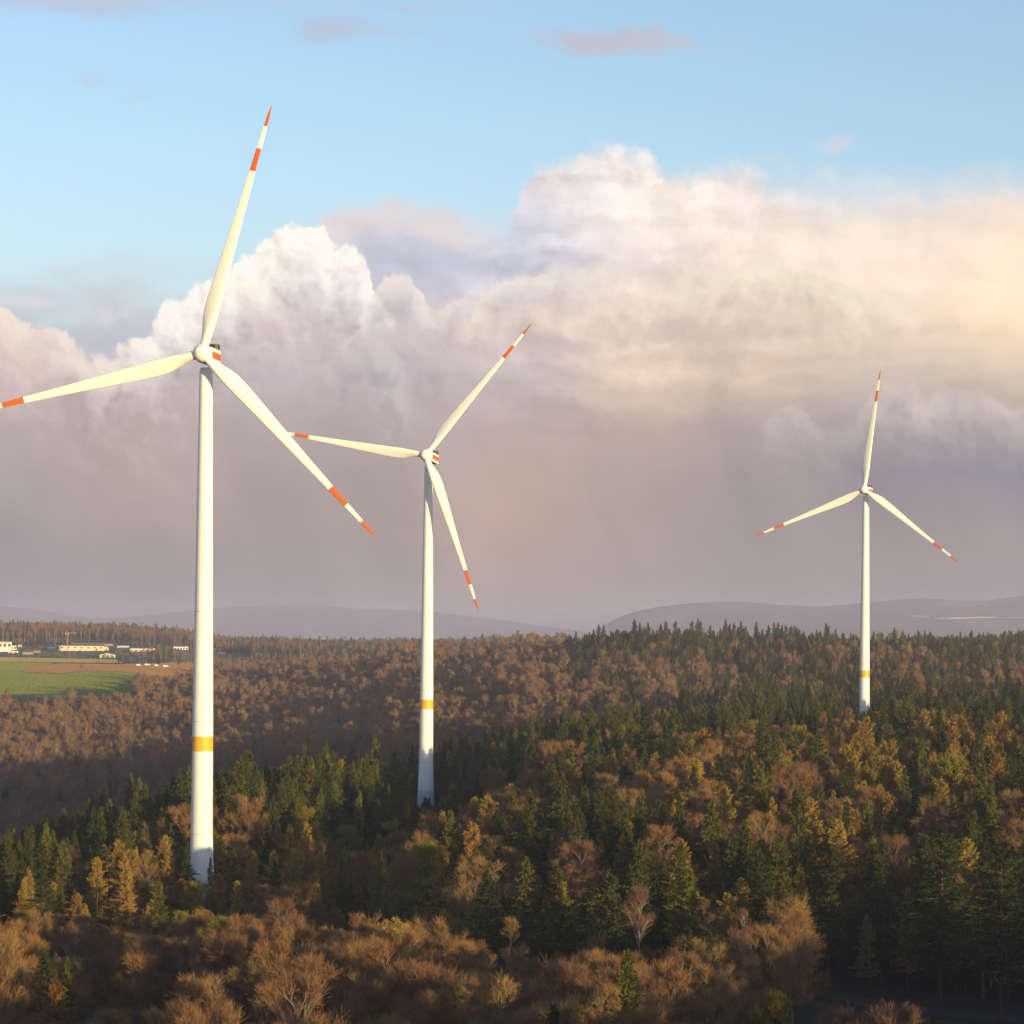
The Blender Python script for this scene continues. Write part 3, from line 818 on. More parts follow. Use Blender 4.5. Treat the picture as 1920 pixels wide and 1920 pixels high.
BIRCH = [broadleaf('birch_tree', 111 + i, H=25, crown=3.0, clear=.48, limbs=9, fol=MF_BIRCH, bark=MB_BIRCH, fine=8, twig=(.6, 1.2), rad=.2, spread=(.2, .5), lean=.14, k2=6, k3=5) for i in range(2)]
SNAG = [conifer('dead_conifer', 131, H=25, R0=2.2, base=.55, step=1.0, per=3, twigs=11, fol=MF_LARCH, bark=MB_RED, tw=(.3, .7), width=.1, gaps=.3, ragged=.5, power=.35)]
KINDS = {'spruce': SPRUCE, 'douglas': DOUGLAS, 'larch': LARCH, 'beech': BEECH, 'budding': BUD, 'birch': BIRCH, 'snag': SNAG}
# ------------------------------------------------------------------ forest layout
def horizon(px): return 1195 + ROLL * (px - 960)
def to_px(x, y, z):
    v = CAM_R.transposed() @ Vector((x, y, z - ZC))
    return 960 + FPX * v.x / -v.z, 1147 - FPX * v.y / -v.z

# clearings: lists of (x, y) outlines on the ground
def inside(poly, x, y):
    c = np.zeros(len(x), bool); n = len(poly)
    for i in range(n):
        x1, y1 = poly[i]; x2, y2 = poly[(i+1) % n]
        hit = ((y1 > y) != (y2 > y)) & (x < (x2-x1)*(y-y1)/((y2-y1)+1e-12) + x1)
        c ^= hit
    return c
def gxy(px, py):
    p = px_ground(px, py); return (p.x, p.y)
FIELD_EDGE = [(-300, 1304), (0, 1304), (60, 1306), (120, 1308), (235, 1310), (262, 1296), (300, 1288), (350, 1274), (420, 1262), (470, 1254), (470, 1246), (300, 1243), (120, 1238), (-300, 1232)]
OPEN = [[gxy(*p) for p in FIELD_EDGE]]
OPEN.append([(ray(p, 1300).x * d, d) for p, d in ((245, 2480), (300, 2500), (350, 2640), (420, 2780), (470, 2900), (470, 3050), (245, 2900))])
VILLAGE = [(gxy(-300, 1238)), (gxy(225, 1242)), (gxy(470, 1247)), (at(470, 1217, 4050).x, 4050), (at(-300, 1205, 4050).x, 4050)]
OPEN.append(VILLAGE)
# mown clearing and forest road in the right foreground
OPEN.append([(50, 310), (30, 335), (36, 380), (48, 425), (52, 462), (50, 488), (72, 492), (96, 470), (125, 462), (120, 400), (88, 310)])

_a = ray(-300, 1300).x; _b = ray(252, 1300).x
OPEN.append([(_a*2285, 2285), (_b*2285, 2285), (_b*2570, 2570), (_a*2570, 2570)])
def scatter(d0, d1, q0, q1, step, seed):
    r = np.random.default_rng(seed)
    x0, x1 = q0 * d1, q1 * d1
    xs = np.arange(x0, x1, step); ys = np.arange(d0, d1, step)
    X, Y = np.meshgrid(xs, ys); X = X.ravel(); Y = Y.ravel()
    X = X + np.where((Y / step).astype(int) % 2, step/2, 0) + r.uniform(-.42, .42, len(X)) * step; Y = Y + r.uniform(-.42, .42, len(Y)) * step
    q = X / np.maximum(Y, 1.0)
    k = (q > q0) & (q < q1)
    return X[k], Y[k]
parts = [scatter(60, 1250, -0.235, 0.46, 6.5, 1), scatter(1250, 2450, -0.225, 0.30, 5.3, 2), scatter(2450, 3400, -0.215, 0.215, 6.6, 3), scatter(3400, 4900, -0.215, 0.215, 7.6, 4)]
FX = np.concatenate([p[0] for p in parts]); FY = np.concatenate([p[1] for p in parts])
OPEN.append([(ray(p, 1300).x * d, d) for p, d in ((360, 3000), (560, 2950), (560, 3900), (360, 3900))])
for poly in OPEN[:-1]:
    k = ~inside(poly, FX, FY); FX, FY = FX[k], FY[k]
k = ~(inside(OPEN[-1], FX, FY) & (np.random.default_rng(8).random(len(FX)) < .8)); FX, FY = FX[k], FY[k]
for tb, rad in ((T1, 9.0), (T2, 9.0), (T3, 8.0)):
    k = np.hypot(FX - tb.location.x, FY - tb.location.y) > rad; FX, FY = FX[k], FY[k]
FZ = ground(FX, FY)
# position of each tree's foot in the view, used as a map of which kinds grow where
FPXX = 960 + FPX * (FX / FY) ; FPYT = horizon(FPXX) + (ZC - FZ - 22.0) / FY * FPX
def nz(x, y, f, ph):
    return np.sin(x*f + ph + 1.7*np.sin(y*f*.6 + ph*2)) * np.cos(y*f*.85 + ph*1.3 + 1.1*np.sin(x*f*.8))
N1 = nz(FX, FY, .026, 1.0); N2 = nz(FX, FY, .06, 2.7); RU = np.random.default_rng(5).random(len(FX))

def choose(i):
    x, y, d, u = FPXX[i], FPYT[i], FY[i], RU[i]
    n = N1[i] * .6 + N2[i] * .4
    def pick(*w):
        a = 0.0
        for k, p in w:
            a += p
            if u < a: return k
        return w[-1][0]
    if d > 3300:
        if x > 1500 or (x > 430 and u < .55): return 'spruce'
        return pick(('spruce', .55 if n > 0.1 else .12), ('beech', 1))
    if d > 1180:
        if x < 1060:
            return pick(('spruce', .04), ('larch', .05 if n < .3 else .35), ('beech', 1))
        if d > 1620:
            if x < 1640: 
                s = .74 if (n > -.15 or (d > 2180 and n > -.5)) else .18
                return pick(('spruce', s), ('larch', .12), ('beech', 1))
            return pick(('spruce', .75 if n > .0 or (x > 1740 and d > 2150) else .22), ('larch', .3), ('beech', 1))
        if x < 1250: return pick(('spruce', .45 if n > 0 else .1), ('larch', .3), ('beech', 1))
        return pick(('spruce', .95 if n > -.6 else .6), ('larch', .03), ('beech', 1))
    # this side of the valley
    if x < 880:
        if d > 650 - max(0, 300 - x) * .35: 
            return pick(('spruce', .93), ('larch', .04), ('budding', 1))
        if d > 520:
            return pick(('larch', .50 if n > -.3 else .25), ('budding', .12), ('spruce', .16), ('beech', 1))
        if d > 455: return pick(('spruce', .10), ('larch', .12), ('beech', 1))
        return pick(('larch', .03), ('budding', .04), ('beech', 1))
    if x < 1260:
        if d > 820: return pick(('spruce', .85 if n > -.3 else .55), ('larch', .12), ('beech', 1))
        if d > 640: return pick(('spruce', .42 if n > .05 else .16), ('larch', .42), ('budding', .08), ('beech', 1))
        if d > 455: return pick(('spruce', .55 if n > -.25 else .25), ('larch', .16), ('beech', 1))
        return pick(('spruce', .03), ('beech', 1))
    if d > 930: return pick(('spruce', .93 if n > -.4 else .7), ('larch', .05), ('beech', 1))
    if d > 620:
        w = .50 if n > .22 else .10
        return pick(('spruce', w), ('larch', .66 if x > 1420 else .50), ('budding', .12), ('beech', 1))
    if d > 440: return pick(('spruce', .5 if n > -.1 else .2), ('larch', .25), ('budding', .05), ('beech', 1))
    return pick(('spruce', .12), ('larch', .08), ('beech', 1))
FK = np.array([choose(i) for i in range(len(FX))])
rs = np.random.default_rng(9)
FS = np.clip(rs.normal(1.0, np.where(FY > 1250, 0.16, 0.11), len(FX)), .6, 1.4)
# stands differ in height
FS *= 1 + 0.10 * nz(FX, FY, .03, 5.0)
FS[(FPXX > 1980) & (FY < 360)] *= 1.12  # unseen trees off to the right, made taller to shade the clearing
k = (FK == 'spruce') & (FY > 2100) & (FY < 2420) & (FPXX > 1060) & (FPXX < 1560); FS[k] *= 1.12 + .14 * nz(FX, FY, .05, 3.3)[k]
k = (FY < np.where(FPXX < 880, 530, 470)) & (FPXX < 1290); hb_ = np.array([KINDS[q][0].h for q in FK]); lm = ZC - (rs.normal(0, 22, len(FX)) + np.where((FPXX > 870) & (FPXX < 1270), 1790, 1728) - 1195) * FY / FPX
k &= FZ + hb_ * FS > lm; FS[k] *= ((lm - FZ) / (hb_ * FS))[k]
FS[(FY > 2750) & (FY < 3800) & (FPXX > 330) & (FPXX < 760)] *= .62
FS[FY > 3380] *= .72
near_t1 = (FY > 500) & (FY < 640) & (FPXX < 800); FS[near_t1] *= .76
near_t2 = (FY > 640) & (FY < 962) & (np.abs(FPXX - 800) < 90); FS[near_t2] *= .80
# dense beech canopy: crowns need more room than conifers
thin = (FK == 'beech') & (FY < 1250) & (rs.random(len(FX)) < .42)
thin |= (FK == 'budding') & (rs.random(len(FX)) < .3)
# nothing stands in the sight line of the lowest visible part of the tower feet
for tb, zz in ((T1, 18.5), (T2, 7.5), (T3, 24.0)):
    L2 = tb.location
    f = FY / L2.y
    lim = ZC + (L2.z + zz - ZC) * f
    hgt = np.array([KINDS[k][0].h for k in FK]) * FS
    k = (f > .45) & (f < 1.0) & (np.abs(FX - L2.x * f) < 7.5) & (FZ + hgt > lim)
    FS[k] *= (np.maximum(lim - FZ, 0) / hgt)[k]

# ------------------------------------------------------------------ trees one can tell apart
# (kind, x of the trunk, y of the tip in the photograph, distance, height or None, spread, label)
HERO = [
 ('spruce', 118, 1574, 575, None, 1.3, 'tall dark green spruce with a lit tip standing apart left of the tallest turbine'),
 ('snag', 183, 1612, 560, None, .9, 'nearly bare conifer with a long naked trunk and a small tuft at the top'),
 ('larch', 237, 1650, 555, None, 1.0, 'golden brown larch halfway between the bare conifer and the tallest tower'),
 ('larch', 277, 1692, 520, None, .7, 'small pointed yellow larch low in front of the tallest tower'),
 ('larch', 316, 1602, 600, None, 1.0, 'golden larch with a greenish tip just left of the tallest tower'),
 ('larch', 412, 1637, 585, None, 1.1, 'golden larch spreading just right of the foot of the tallest tower'),
 ('spruce', 395, 1604, 603, None, .6, 'slim dark spruce standing against the grey foot of the tallest tower'),
 ('budding', 358, 1648, 570, None, .8, 'yellow green budding tree covering the foot of the tallest tower'),
 ('budding', 376, 1652, 580, None, 1.25, 'olive budding tree straight before the foot of the tallest tower'),
 ('larch', 340, 1645, 575, None, 1.2, 'bushy golden larch touching the left side of the tallest tower'),
 ('larch', 398, 1662, 572, None, 1.2, 'low golden larch in front of the slim dark spruce at the tallest tower'),
 ('larch', 472, 1606, 610, None, 1.1, 'broad golden larch second to the right of the tallest tower'),
 ('larch', 552, 1590, 600, None, 1.3, 'tall layered golden conifer with open tiers of branches'),
 ('spruce', 625, 1634, 575, None, .75, 'narrow olive green spruce right of the layered golden conifer'),
 ('spruce', 657, 1648, 560, None, .75, 'short olive spruce close beside a narrower olive spruce'),
 ('spruce', 723, 1662, 520, None, 1.35, 'stocky green spruce with a rounded cone alone among dark trees'),
 ('budding', 650, 1540, 690, None, 1.0, 'yellow domed tree left of a larger yellow domed tree'),
 ('budding', 735, 1535, 680, None, 1.15, 'large yellow green domed tree below the middle turbine'),
 ('spruce', 703, 1532, 700, None, .6, 'dark spruce tip poking up between two yellow domed trees'),
 ('spruce', 935, 1575, 540, None, .9, 'slim dark spruce rising behind a cluster of bright green spruces'),
 ('spruce', 915, 1624, 478, None, 1.5, 'bright green spruce at the left end of the sunlit spruce cluster'),
 ('spruce', 985, 1604, 500, None, 1.35, 'green spruce second from the left in the sunlit spruce cluster'),
 ('spruce', 1046, 1626, 470, None, 1.6, 'bushy bright green spruce in the middle of the sunlit spruce cluster'),
 ('larch', 1040, 1558, 560, None, .9, 'orange brown larch lit up behind the sunlit spruce cluster'),
 ('spruce', 1126, 1575, 540, None, 1.25, 'pointed spruce peering over the big full spruce of the sunlit cluster'),
 ('spruce', 1141, 1626, 455, 28, 1.7, 'biggest fullest spruce at the right end of the sunlit cluster'),
 ('birch', 1200, 1653, 440, None, 1.05, 'reddish leafless tree with a slender bare trunk beside the fullest spruce'),
 ('spruce', 1290, 1622, 452, 27, 1.65, 'ragged green spruce with gaps between its branches right of the reddish bare tree'),
 ('larch', 1340, 1570, 520, None, 1.2, 'rust brown bushy larch behind the ragged green spruce'),
 ('spruce', 1433, 1604, 470, None, 1.3, 'lone spruce with a bare lower trunk in the shade right of the rusty larch'),
 ('birch', 1388, 1698, 425, 20, .9, 'white stemmed birch with thin forked trunk in the shade'),
 ('beech', 1330, 1795, 372, 19, .95, 'rounded leafless beech with fine pale twigs by the forest road'),
 ('budding', 1450, 1848, 352, 15, .8, 'low olive tinged bush like tree at the edge of the clearing'),
 ('douglas', 1765, 1558, 472, 30, 1.35, 'massive dark conifer with wide branches left of the conifer with a lit trunk'),
 ('douglas', 1878, 1572, 452, 30, 1.25, 'tall conifer with a long sunlit bare trunk at the right edge'),
 ('spruce', 1655, 1570, 500, None, .9, 'dark conifer left of the massive wide branched conifer'),
 ('spruce', 80, 1776, 372, 17, 1.45, 'bushy bright green young spruce low in the left corner'),
 ('spruce', 127, 1792, 380, 16, .8, 'small dark spruce hugging the bushy bright green young spruce'),
 ('larch', 106, 1832, 345, 17, 1.1, 'golden yellow larch low in the left corner before the young spruce'),
 ('spruce', 960, 1415, 905, None, .85, 'tall slender green spruce on the slope right of the middle turbine'),
 ('spruce', 897, 1445, 860, None, .9, 'green spruce closest to the foot of the middle turbine on its right'),
 ('spruce', 797, 1492, 900, 12, .7, 'small dark spruce standing against the foot of the middle turbine'),
 ('larch', 829, 1488, 905, 12, .7, 'little orange larch at the foot of the middle turbine'),
 ('beech', 255, 1775, 385, None, 1.0, 'large leafless beech with a domed russet crown left of centre foreground'),
 ('beech', 480, 1785, 365, None, 1.15, 'widest russet beech crown of the foreground right of the first domed beech'),
 ('beech', 815, 1842, 330, None, 1.2, 'russet beech crown cut by the bottom edge below the middle turbine'),
 ('beech', 960, 1712, 430, None, 1.0, 'brown leafless beech directly before the sunlit spruce cluster'),
 ('beech', 130, 1722, 470, None, 1.0, 'pale pinkish leafless beech above the young spruce'),
]
counts = {}
def name_of(kind): return KINDS[kind][0].name
def put_tree(kind, x, y, z, s, sw, rz, label, group, variant=None, parts=True):
    vs = KINDS[kind]; t = vs[(counts.get(kind, 0) if variant is None else variant) % len(vs)]
    counts[kind] = counts.get(kind, 0) + 1
    if parts:
        o = empty(t.name, (x, y, z), rz)
        link('trunk', t.me_trunk, o); link('crown', t.me_crown, o)
    else:
        o = link(t.name, t.me_all); o.location = (x, y, z); o.rotation_euler = (0, 0, rz)
    o.scale = (s * sw, s * sw, s)
    CAT = {'spruce': 'spruce', 'douglas': 'conifer', 'larch': 'larch', 'beech': 'beech', 'budding': 'tree', 'birch': 'birch', 'snag': 'conifer'}
    return tag(o, label, CAT[kind], group)
hero_xy = []
for k, px, py, D, H, sw, lab in HERO:
    p = at(px, py, D); zg = gz(p.x, D)
    t = KINDS[k][counts.get(k, 0) % len(KINDS[k])]
    s = (p.z - zg) / t.h
    put_tree(k, p.x, D, zg, s, sw / max(s, .5) * min(1.0, max(s, .75)), random.uniform(0, 6.28), lab, None)
    hero_xy.append((p.x, D, p.z, 2.6 if k in ('spruce', 'larch', 'snag', 'birch') else 4.2))
# keep the wood clear of them, and do not let it hide them
for hx, hy, hz, hr in hero_xy:
    thin |= np.hypot(FX - hx, FY - hy) < hr + 1.4
    f = FY / hy
    hgt = np.array([KINDS[k][0].h for k in FK]) * FS
    # upper 60 % of a named tree stays in view
    lim = ZC + (hz - (hz - 2) * .45 - ZC) * f
    k = (f > .5) & (f < 1) & (np.abs(FX - hx * f) < hr + 1.2) & (FZ + hgt > lim)
    FS[k] *= (np.maximum(lim - FZ, 0) / hgt)[k]
thin |= FS < .40
keep = ~thin
FX, FY, FZ, FK, FS, FPXX, FPYT = (a[keep] for a in (FX, FY, FZ, FK, FS, FPXX, FPYT))

# ------------------------------------------------------------------ the rest of the wood
def region(x, y, d):
    """a phrase for where in the picture a tree of the wood stands"""
    if d < 455:
        return 'in the dark foreground below the tallest turbine' if x < 700 else 'in the shaded foreground below the middle turbine' if x < 1250 else 'around the dark clearing with the forest road'
    if d < 640:
        return 'in the golden belt around the foot of the tallest turbine' if x < 820 else 'around the sunlit spruce cluster' if x < 1280 else 'behind the dark clearing with the forest road'
    if d < 900:
        return 'in the dark belt behind the tallest turbine' if x < 700 else 'in front of the middle turbine' if x < 1000 else 'on the lit slope between the middle and the smallest turbine' if x < 1500 else 'on the golden slope in front of the smallest turbine'
    return 'at the rim of the valley beside the middle turbine' if x < 1100 else 'in the dark stand around the smallest turbine'
LOOK = {'spruce': 'green pointed spruce', 'larch': 'golden brown feathery larch', 'beech': 'russet leafless beech', 'budding': 'rounded yellow green budding tree'}
PLUR = {'spruce': 'spruces', 'larch': 'larches', 'beech': 'beeches', 'budding': 'budding trees'}
LIMIT = {'spruce': 215, 'larch': 260, 'beech': 225, 'budding': 260}
isb = np.isin(FK, ['beech'])
FRZ = rs.uniform(0, 6.2832, len(FX)); FV = np.where(isb, rs.integers(0, 4, len(FX)), rs.integers(0, 60, len(FX))); hi = isb & (FY > 1230) & (rs.random(len(FX)) < .93); FV[hi] = 4 + rs.integers(0, 5, int(hi.sum())); FT = rs.normal(0, .02, (len(FX), 2))
single = np.zeros(len(FX), bool)
inview = (FPXX > -25) & (FPXX < 1945) & (FPYT < 1935)
for k in LIMIT:
    idx = np.where((FK == k) & inview)[0]
    idx = idx[np.argsort(FY[idx])][:LIMIT[k]]
    for n, i in enumerate(idx):
        reg = region(FPXX[i], FPYT[i], FY[i])
        put_tree(k, FX[i], FY[i], FZ[i], FS[i], 1.0, FRZ[i], LOOK[k] + ' ' + reg, PLUR[k] + ' ' + reg, FV[i], n < 90)
    single[idx] = True
PROTO = {}
for k in LIMIT:
    c = bpy.data.collections.new(k + '_kinds')
    for n, t in enumerate(KINDS[k]):
        c.objects.link(bpy.data.objects.new('%s_%02d' % (t.name, n), t.me_all))
    PROTO[k] = c
def wood(name, kind, sel, label):
    n = int(sel.sum())
    me = bpy.data.meshes.new(name)
    me.vertices.add(n)
    me.vertices.foreach_set('co', np.column_stack([FX[sel], FY[sel], FZ[sel]]).astype(np.float32).ravel())
    a = me.attributes.new('turn', 'FLOAT_VECTOR', 'POINT'); a.data.foreach_set('vector', np.column_stack([FT[sel], FRZ[sel]]).astype(np.float32).ravel())
    a = me.attributes.new('size', 'FLOAT', 'POINT'); a.data.foreach_set('value', FS[sel].astype(np.float32))
    a = me.attributes.new('pick', 'INT', 'POINT'); a.data.foreach_set('value', (FV[sel] % len(KINDS[kind])).astype(np.int32))
    me.update()
    o = link(name, me)
    ng = bpy.data.node_groups.new(name, 'GeometryNodeTree')
    ng.interface.new_socket('Geometry', in_out='INPUT', socket_type='NodeSocketGeometry')
    ng.interface.new_socket('Geometry', in_out='OUTPUT', socket_type='NodeSocketGeometry')
    N = ng.nodes; gi = N.new('NodeGroupInput'); go = N.new('NodeGroupOutput')
    ip = N.new('GeometryNodeInstanceOnPoints'); ci = N.new('GeometryNodeCollectionInfo')
    ci.inputs['Collection'].default_value = PROTO[kind]; ci.inputs['Separate Children'].default_value = True; ci.inputs['Reset Children'].default_value = True
    def attr(nm, ty):
        q = N.new('GeometryNodeInputNamedAttribute'); q.data_type = ty; q.inputs['Name'].default_value = nm
        return next(s for s in q.outputs if s.enabled and s.name == 'Attribute')
    e2r = N.new('FunctionNodeEulerToRotation'); ng.links.new(attr('turn', 'FLOAT_VECTOR'), e2r.inputs[0])
    ng.links.new(gi.outputs[0], ip.inputs['Points']); ng.links.new(ci.outputs[0], ip.inputs['Instance'])
    ip.inputs['Pick Instance'].default_value = True
    ng.links.new(attr('pick', 'INT'), ip.inputs['Instance Index'])
    ng.links.new(e2r.outputs[0], ip.inputs['Rotation']); ng.links.new(attr('size', 'FLOAT'), ip.inputs['Scale'])
    ng.links.new(ip.outputs[0], go.inputs[0])
    md = o.modifiers.new('trees', 'NODES'); md.node_group = ng
    return tag(o, label, 'forest', None, 'stuff')
wood('spruce_forest', 'spruce', (FK == 'spruce') & ~single, 'dark green spruce wood covering the ridge behind the smallest turbine')
wood('larch_forest', 'larch', (FK == 'larch') & ~single, 'golden brown larch wood scattered over the farther slopes')
wood('beech_forest', 'beech', (FK == 'beech') & ~single, 'leafless brown beech wood filling the valley behind the turbines')
wood('mixed_forest', 'budding', (FK == 'budding') & ~single, 'yellow green budding trees dotted through the farther wood')
print('trees', len(FX), {k: int((FK == k).sum()) for k in LIMIT})
# ------------------------------------------------------------------ fields above the valley
def drape(name, left, right, mat, lift, label, rows=26, cols=30):
    """a sheet on the terrain between two outlines given from far to near"""
    t = np.linspace(0, 1, rows)
    def samp(pts):
        s = np.linspace(0, 1, len(pts))
        return np.interp(t, s, [p[0] for p in pts]), np.interp(t, s, [p[1] for p in pts])
    lx, ly = samp(left); rx, ry = samp(right)
    P = np.zeros((rows, cols, 3))
    for i in range(rows):
        for j, u in enumerate(np.linspace(0, 1, cols)):
            p = px_ground(lx[i]*(1-u)+rx[i]*u, ly[i]*(1-u)+ry[i]*u)
            P[i, j] = (p.x, p.y, p.z + lift)
    P = P[::-1]
    o = link(name, grid_mesh(name, P[..., 0], P[..., 1], P[..., 2], [mat]))
    return tag(o, label, None, None, 'structure')
M_MEADOW = plain('meadow_grass', (0.085, 0.125, 0.028), 0.95, 0.35, 0.02)
M_PALE = plain('dry_grass', (0.20, 0.17, 0.06), 0.95, 0.3, 0.03)
M_SOIL = plain('ploughed_soil', (0.235, 0.125, 0.062), 0.95, 0.18, 0.05)
M_TRACK = plain('gravel_track', (0.42, 0.37, 0.28), 0.95, 0.15, 0.05)
M_YARD = plain('village_ground', (0.075, 0.075, 0.035), 0.95, 0.4, 0.03)
drape('field', [(-300, 1236), (-300, 1303)], [(450, 1250), (235, 1309)], M_MEADOW, 0.25, 'green meadow on the far side of the valley', 40, 40)
drape('field', [(-300, 1229), (-300, 1239)], [(222, 1237.5), (228, 1244.5)], M_PALE, 0.45, 'pale strip of dry grass behind the meadow', 8)
drape('ploughed_field', [(110, 1244.2), (60, 1253), (36, 1260), (110, 1263.5), (160, 1258.5)], [(225, 1246), (250, 1250), (262, 1254), (266, 1258), (270, 1263)], M_SOIL, 0.5, 'ploughed brown field on the green meadow')
drape('ploughed_field', [(224, 1246), (262, 1254), (270, 1263), (252, 1277), (236, 1288)], [(470, 1250), (462, 1255), (420, 1262), (345, 1274), (264, 1294)], M_SOIL, 0.5, 'ploughed brown field sloping down beside the tallest tower')
drape('path', [(-300, 1234.3), (-300, 1236.0)], [(218, 1241.6), (219, 1242.6)], M_TRACK, 0.6, 'gravel farm track behind the meadow', 4)
drape('path', [(139, 1268), (131, 1272), (112, 1278), (88, 1286)], [(141, 1268.8), (134, 1273), (116, 1279.5), (92, 1288)], M_TRACK, 0.6, 'short farm track across the green meadow', 8, 4)
drape('ground', [(-300, 1206), (-300, 1231)], [(470, 1214), (450, 1247)], M_YARD, 0.5, 'grassy ground between the distant farm buildings', 30, 30)

# standing blades and clods: the low sun lights their upright faces
def tufts(name, poly, n, h, w, stops, lift, label, kind_cat):
    P = np.array([gxy(*p) for p in poly]); r = np.random.default_rng(len(label))
    q = np.column_stack([r.uniform(P[:, 0].min(), P[:, 0].max(), n), r.uniform(P[:, 1].min(), P[:, 1].max(), n)])
    q = q[inside([tuple(p) for p in P], q[:, 0], q[:, 1])]
    m = len(q); b = np.column_stack([q, ground(q[:, 0], q[:, 1]) + lift])
    d = norm(np.column_stack([r.normal(0, .35, (m, 2)), np.ones(m)]))
    hh = r.uniform(.6, 1.3, m) * h; sd = np.column_stack([np.ones(m), r.normal(0, .5, m), np.zeros(m)]); sd = norm(sd) * (r.uniform(.6, 1.4, m) * w / 2)[:, None]
    v = np.stack([b - sd, b + sd, b + sd * .7 + d * hh[:, None], b - sd * .7 + d * hh[:, None]], 1).reshape(-1, 3)
    o = link(name, np_mesh(name, v, np.arange(m*4), np.full(m, 4), [foliage(name, stops, .1, .03)]))
    return tag(o, label, kind_cat, None, 'stuff')
GREEN = [(0, (.12, .165, .024)), (.5, (.165, .20, .030)), (1, (.215, .225, .038))]
BROWN = [(0, (.27, .145, .065)), (.5, (.34, .185, .085)), (1, (.40, .225, .10))]
tufts('grass', [(-200, 1239), (100, 1244), (60, 1253), (36, 1260), (-200, 1260)], 40000, .55, 2.2, GREEN, .3, 'short green crop on the upper meadow left of the ploughed field', 'grass')
tufts('grass', [(-200, 1260), (36, 1261), (110, 1264.5), (160, 1259.5), (270, 1264), (252, 1277), (235, 1305), (-200, 1305)], 70000, .55, 2.0, GREEN, .3, 'short green crop on the lower meadow', 'grass')
tufts('grass', [(-200, 1229.5), (221, 1238), (227, 1244), (-200, 1239.5)], 40000, .6, 2.4, [(0, (.22, .19, .06)), (1, (.33, .28, .10))], .5, 'dry yellow grass along the farm track', 'grass')
tufts('soil', [(111, 1244.8), (225, 1246.5), (260, 1254), (268, 1263), (160, 1258), (110, 1263), (40, 1260), (60, 1253)], 50000, .4, 2.2, BROWN, .5, 'turned clods of the small ploughed field', 'soil')
tufts('soil', [(226, 1246.5), (262, 1254), (272, 1263), (254, 1277), (238, 1288), (264, 1294), (345, 1274), (420, 1262), (462, 1255), (460, 1250)], 60000, .4, 2.2, BROWN, .5, 'turned clods of the sloping ploughed field', 'soil')
tufts('grass', [(-200, 1205), (470, 1213), (462, 1249), (226, 1246), (216, 1241), (-200, 1236)], 130000, .6, 2.6, [(0, (.17, .16, .04)), (.6, (.27, .23, .06)), (1, (.36, .29, .09))], .55, 'rough olive grass between the distant farm buildings', 'grass')

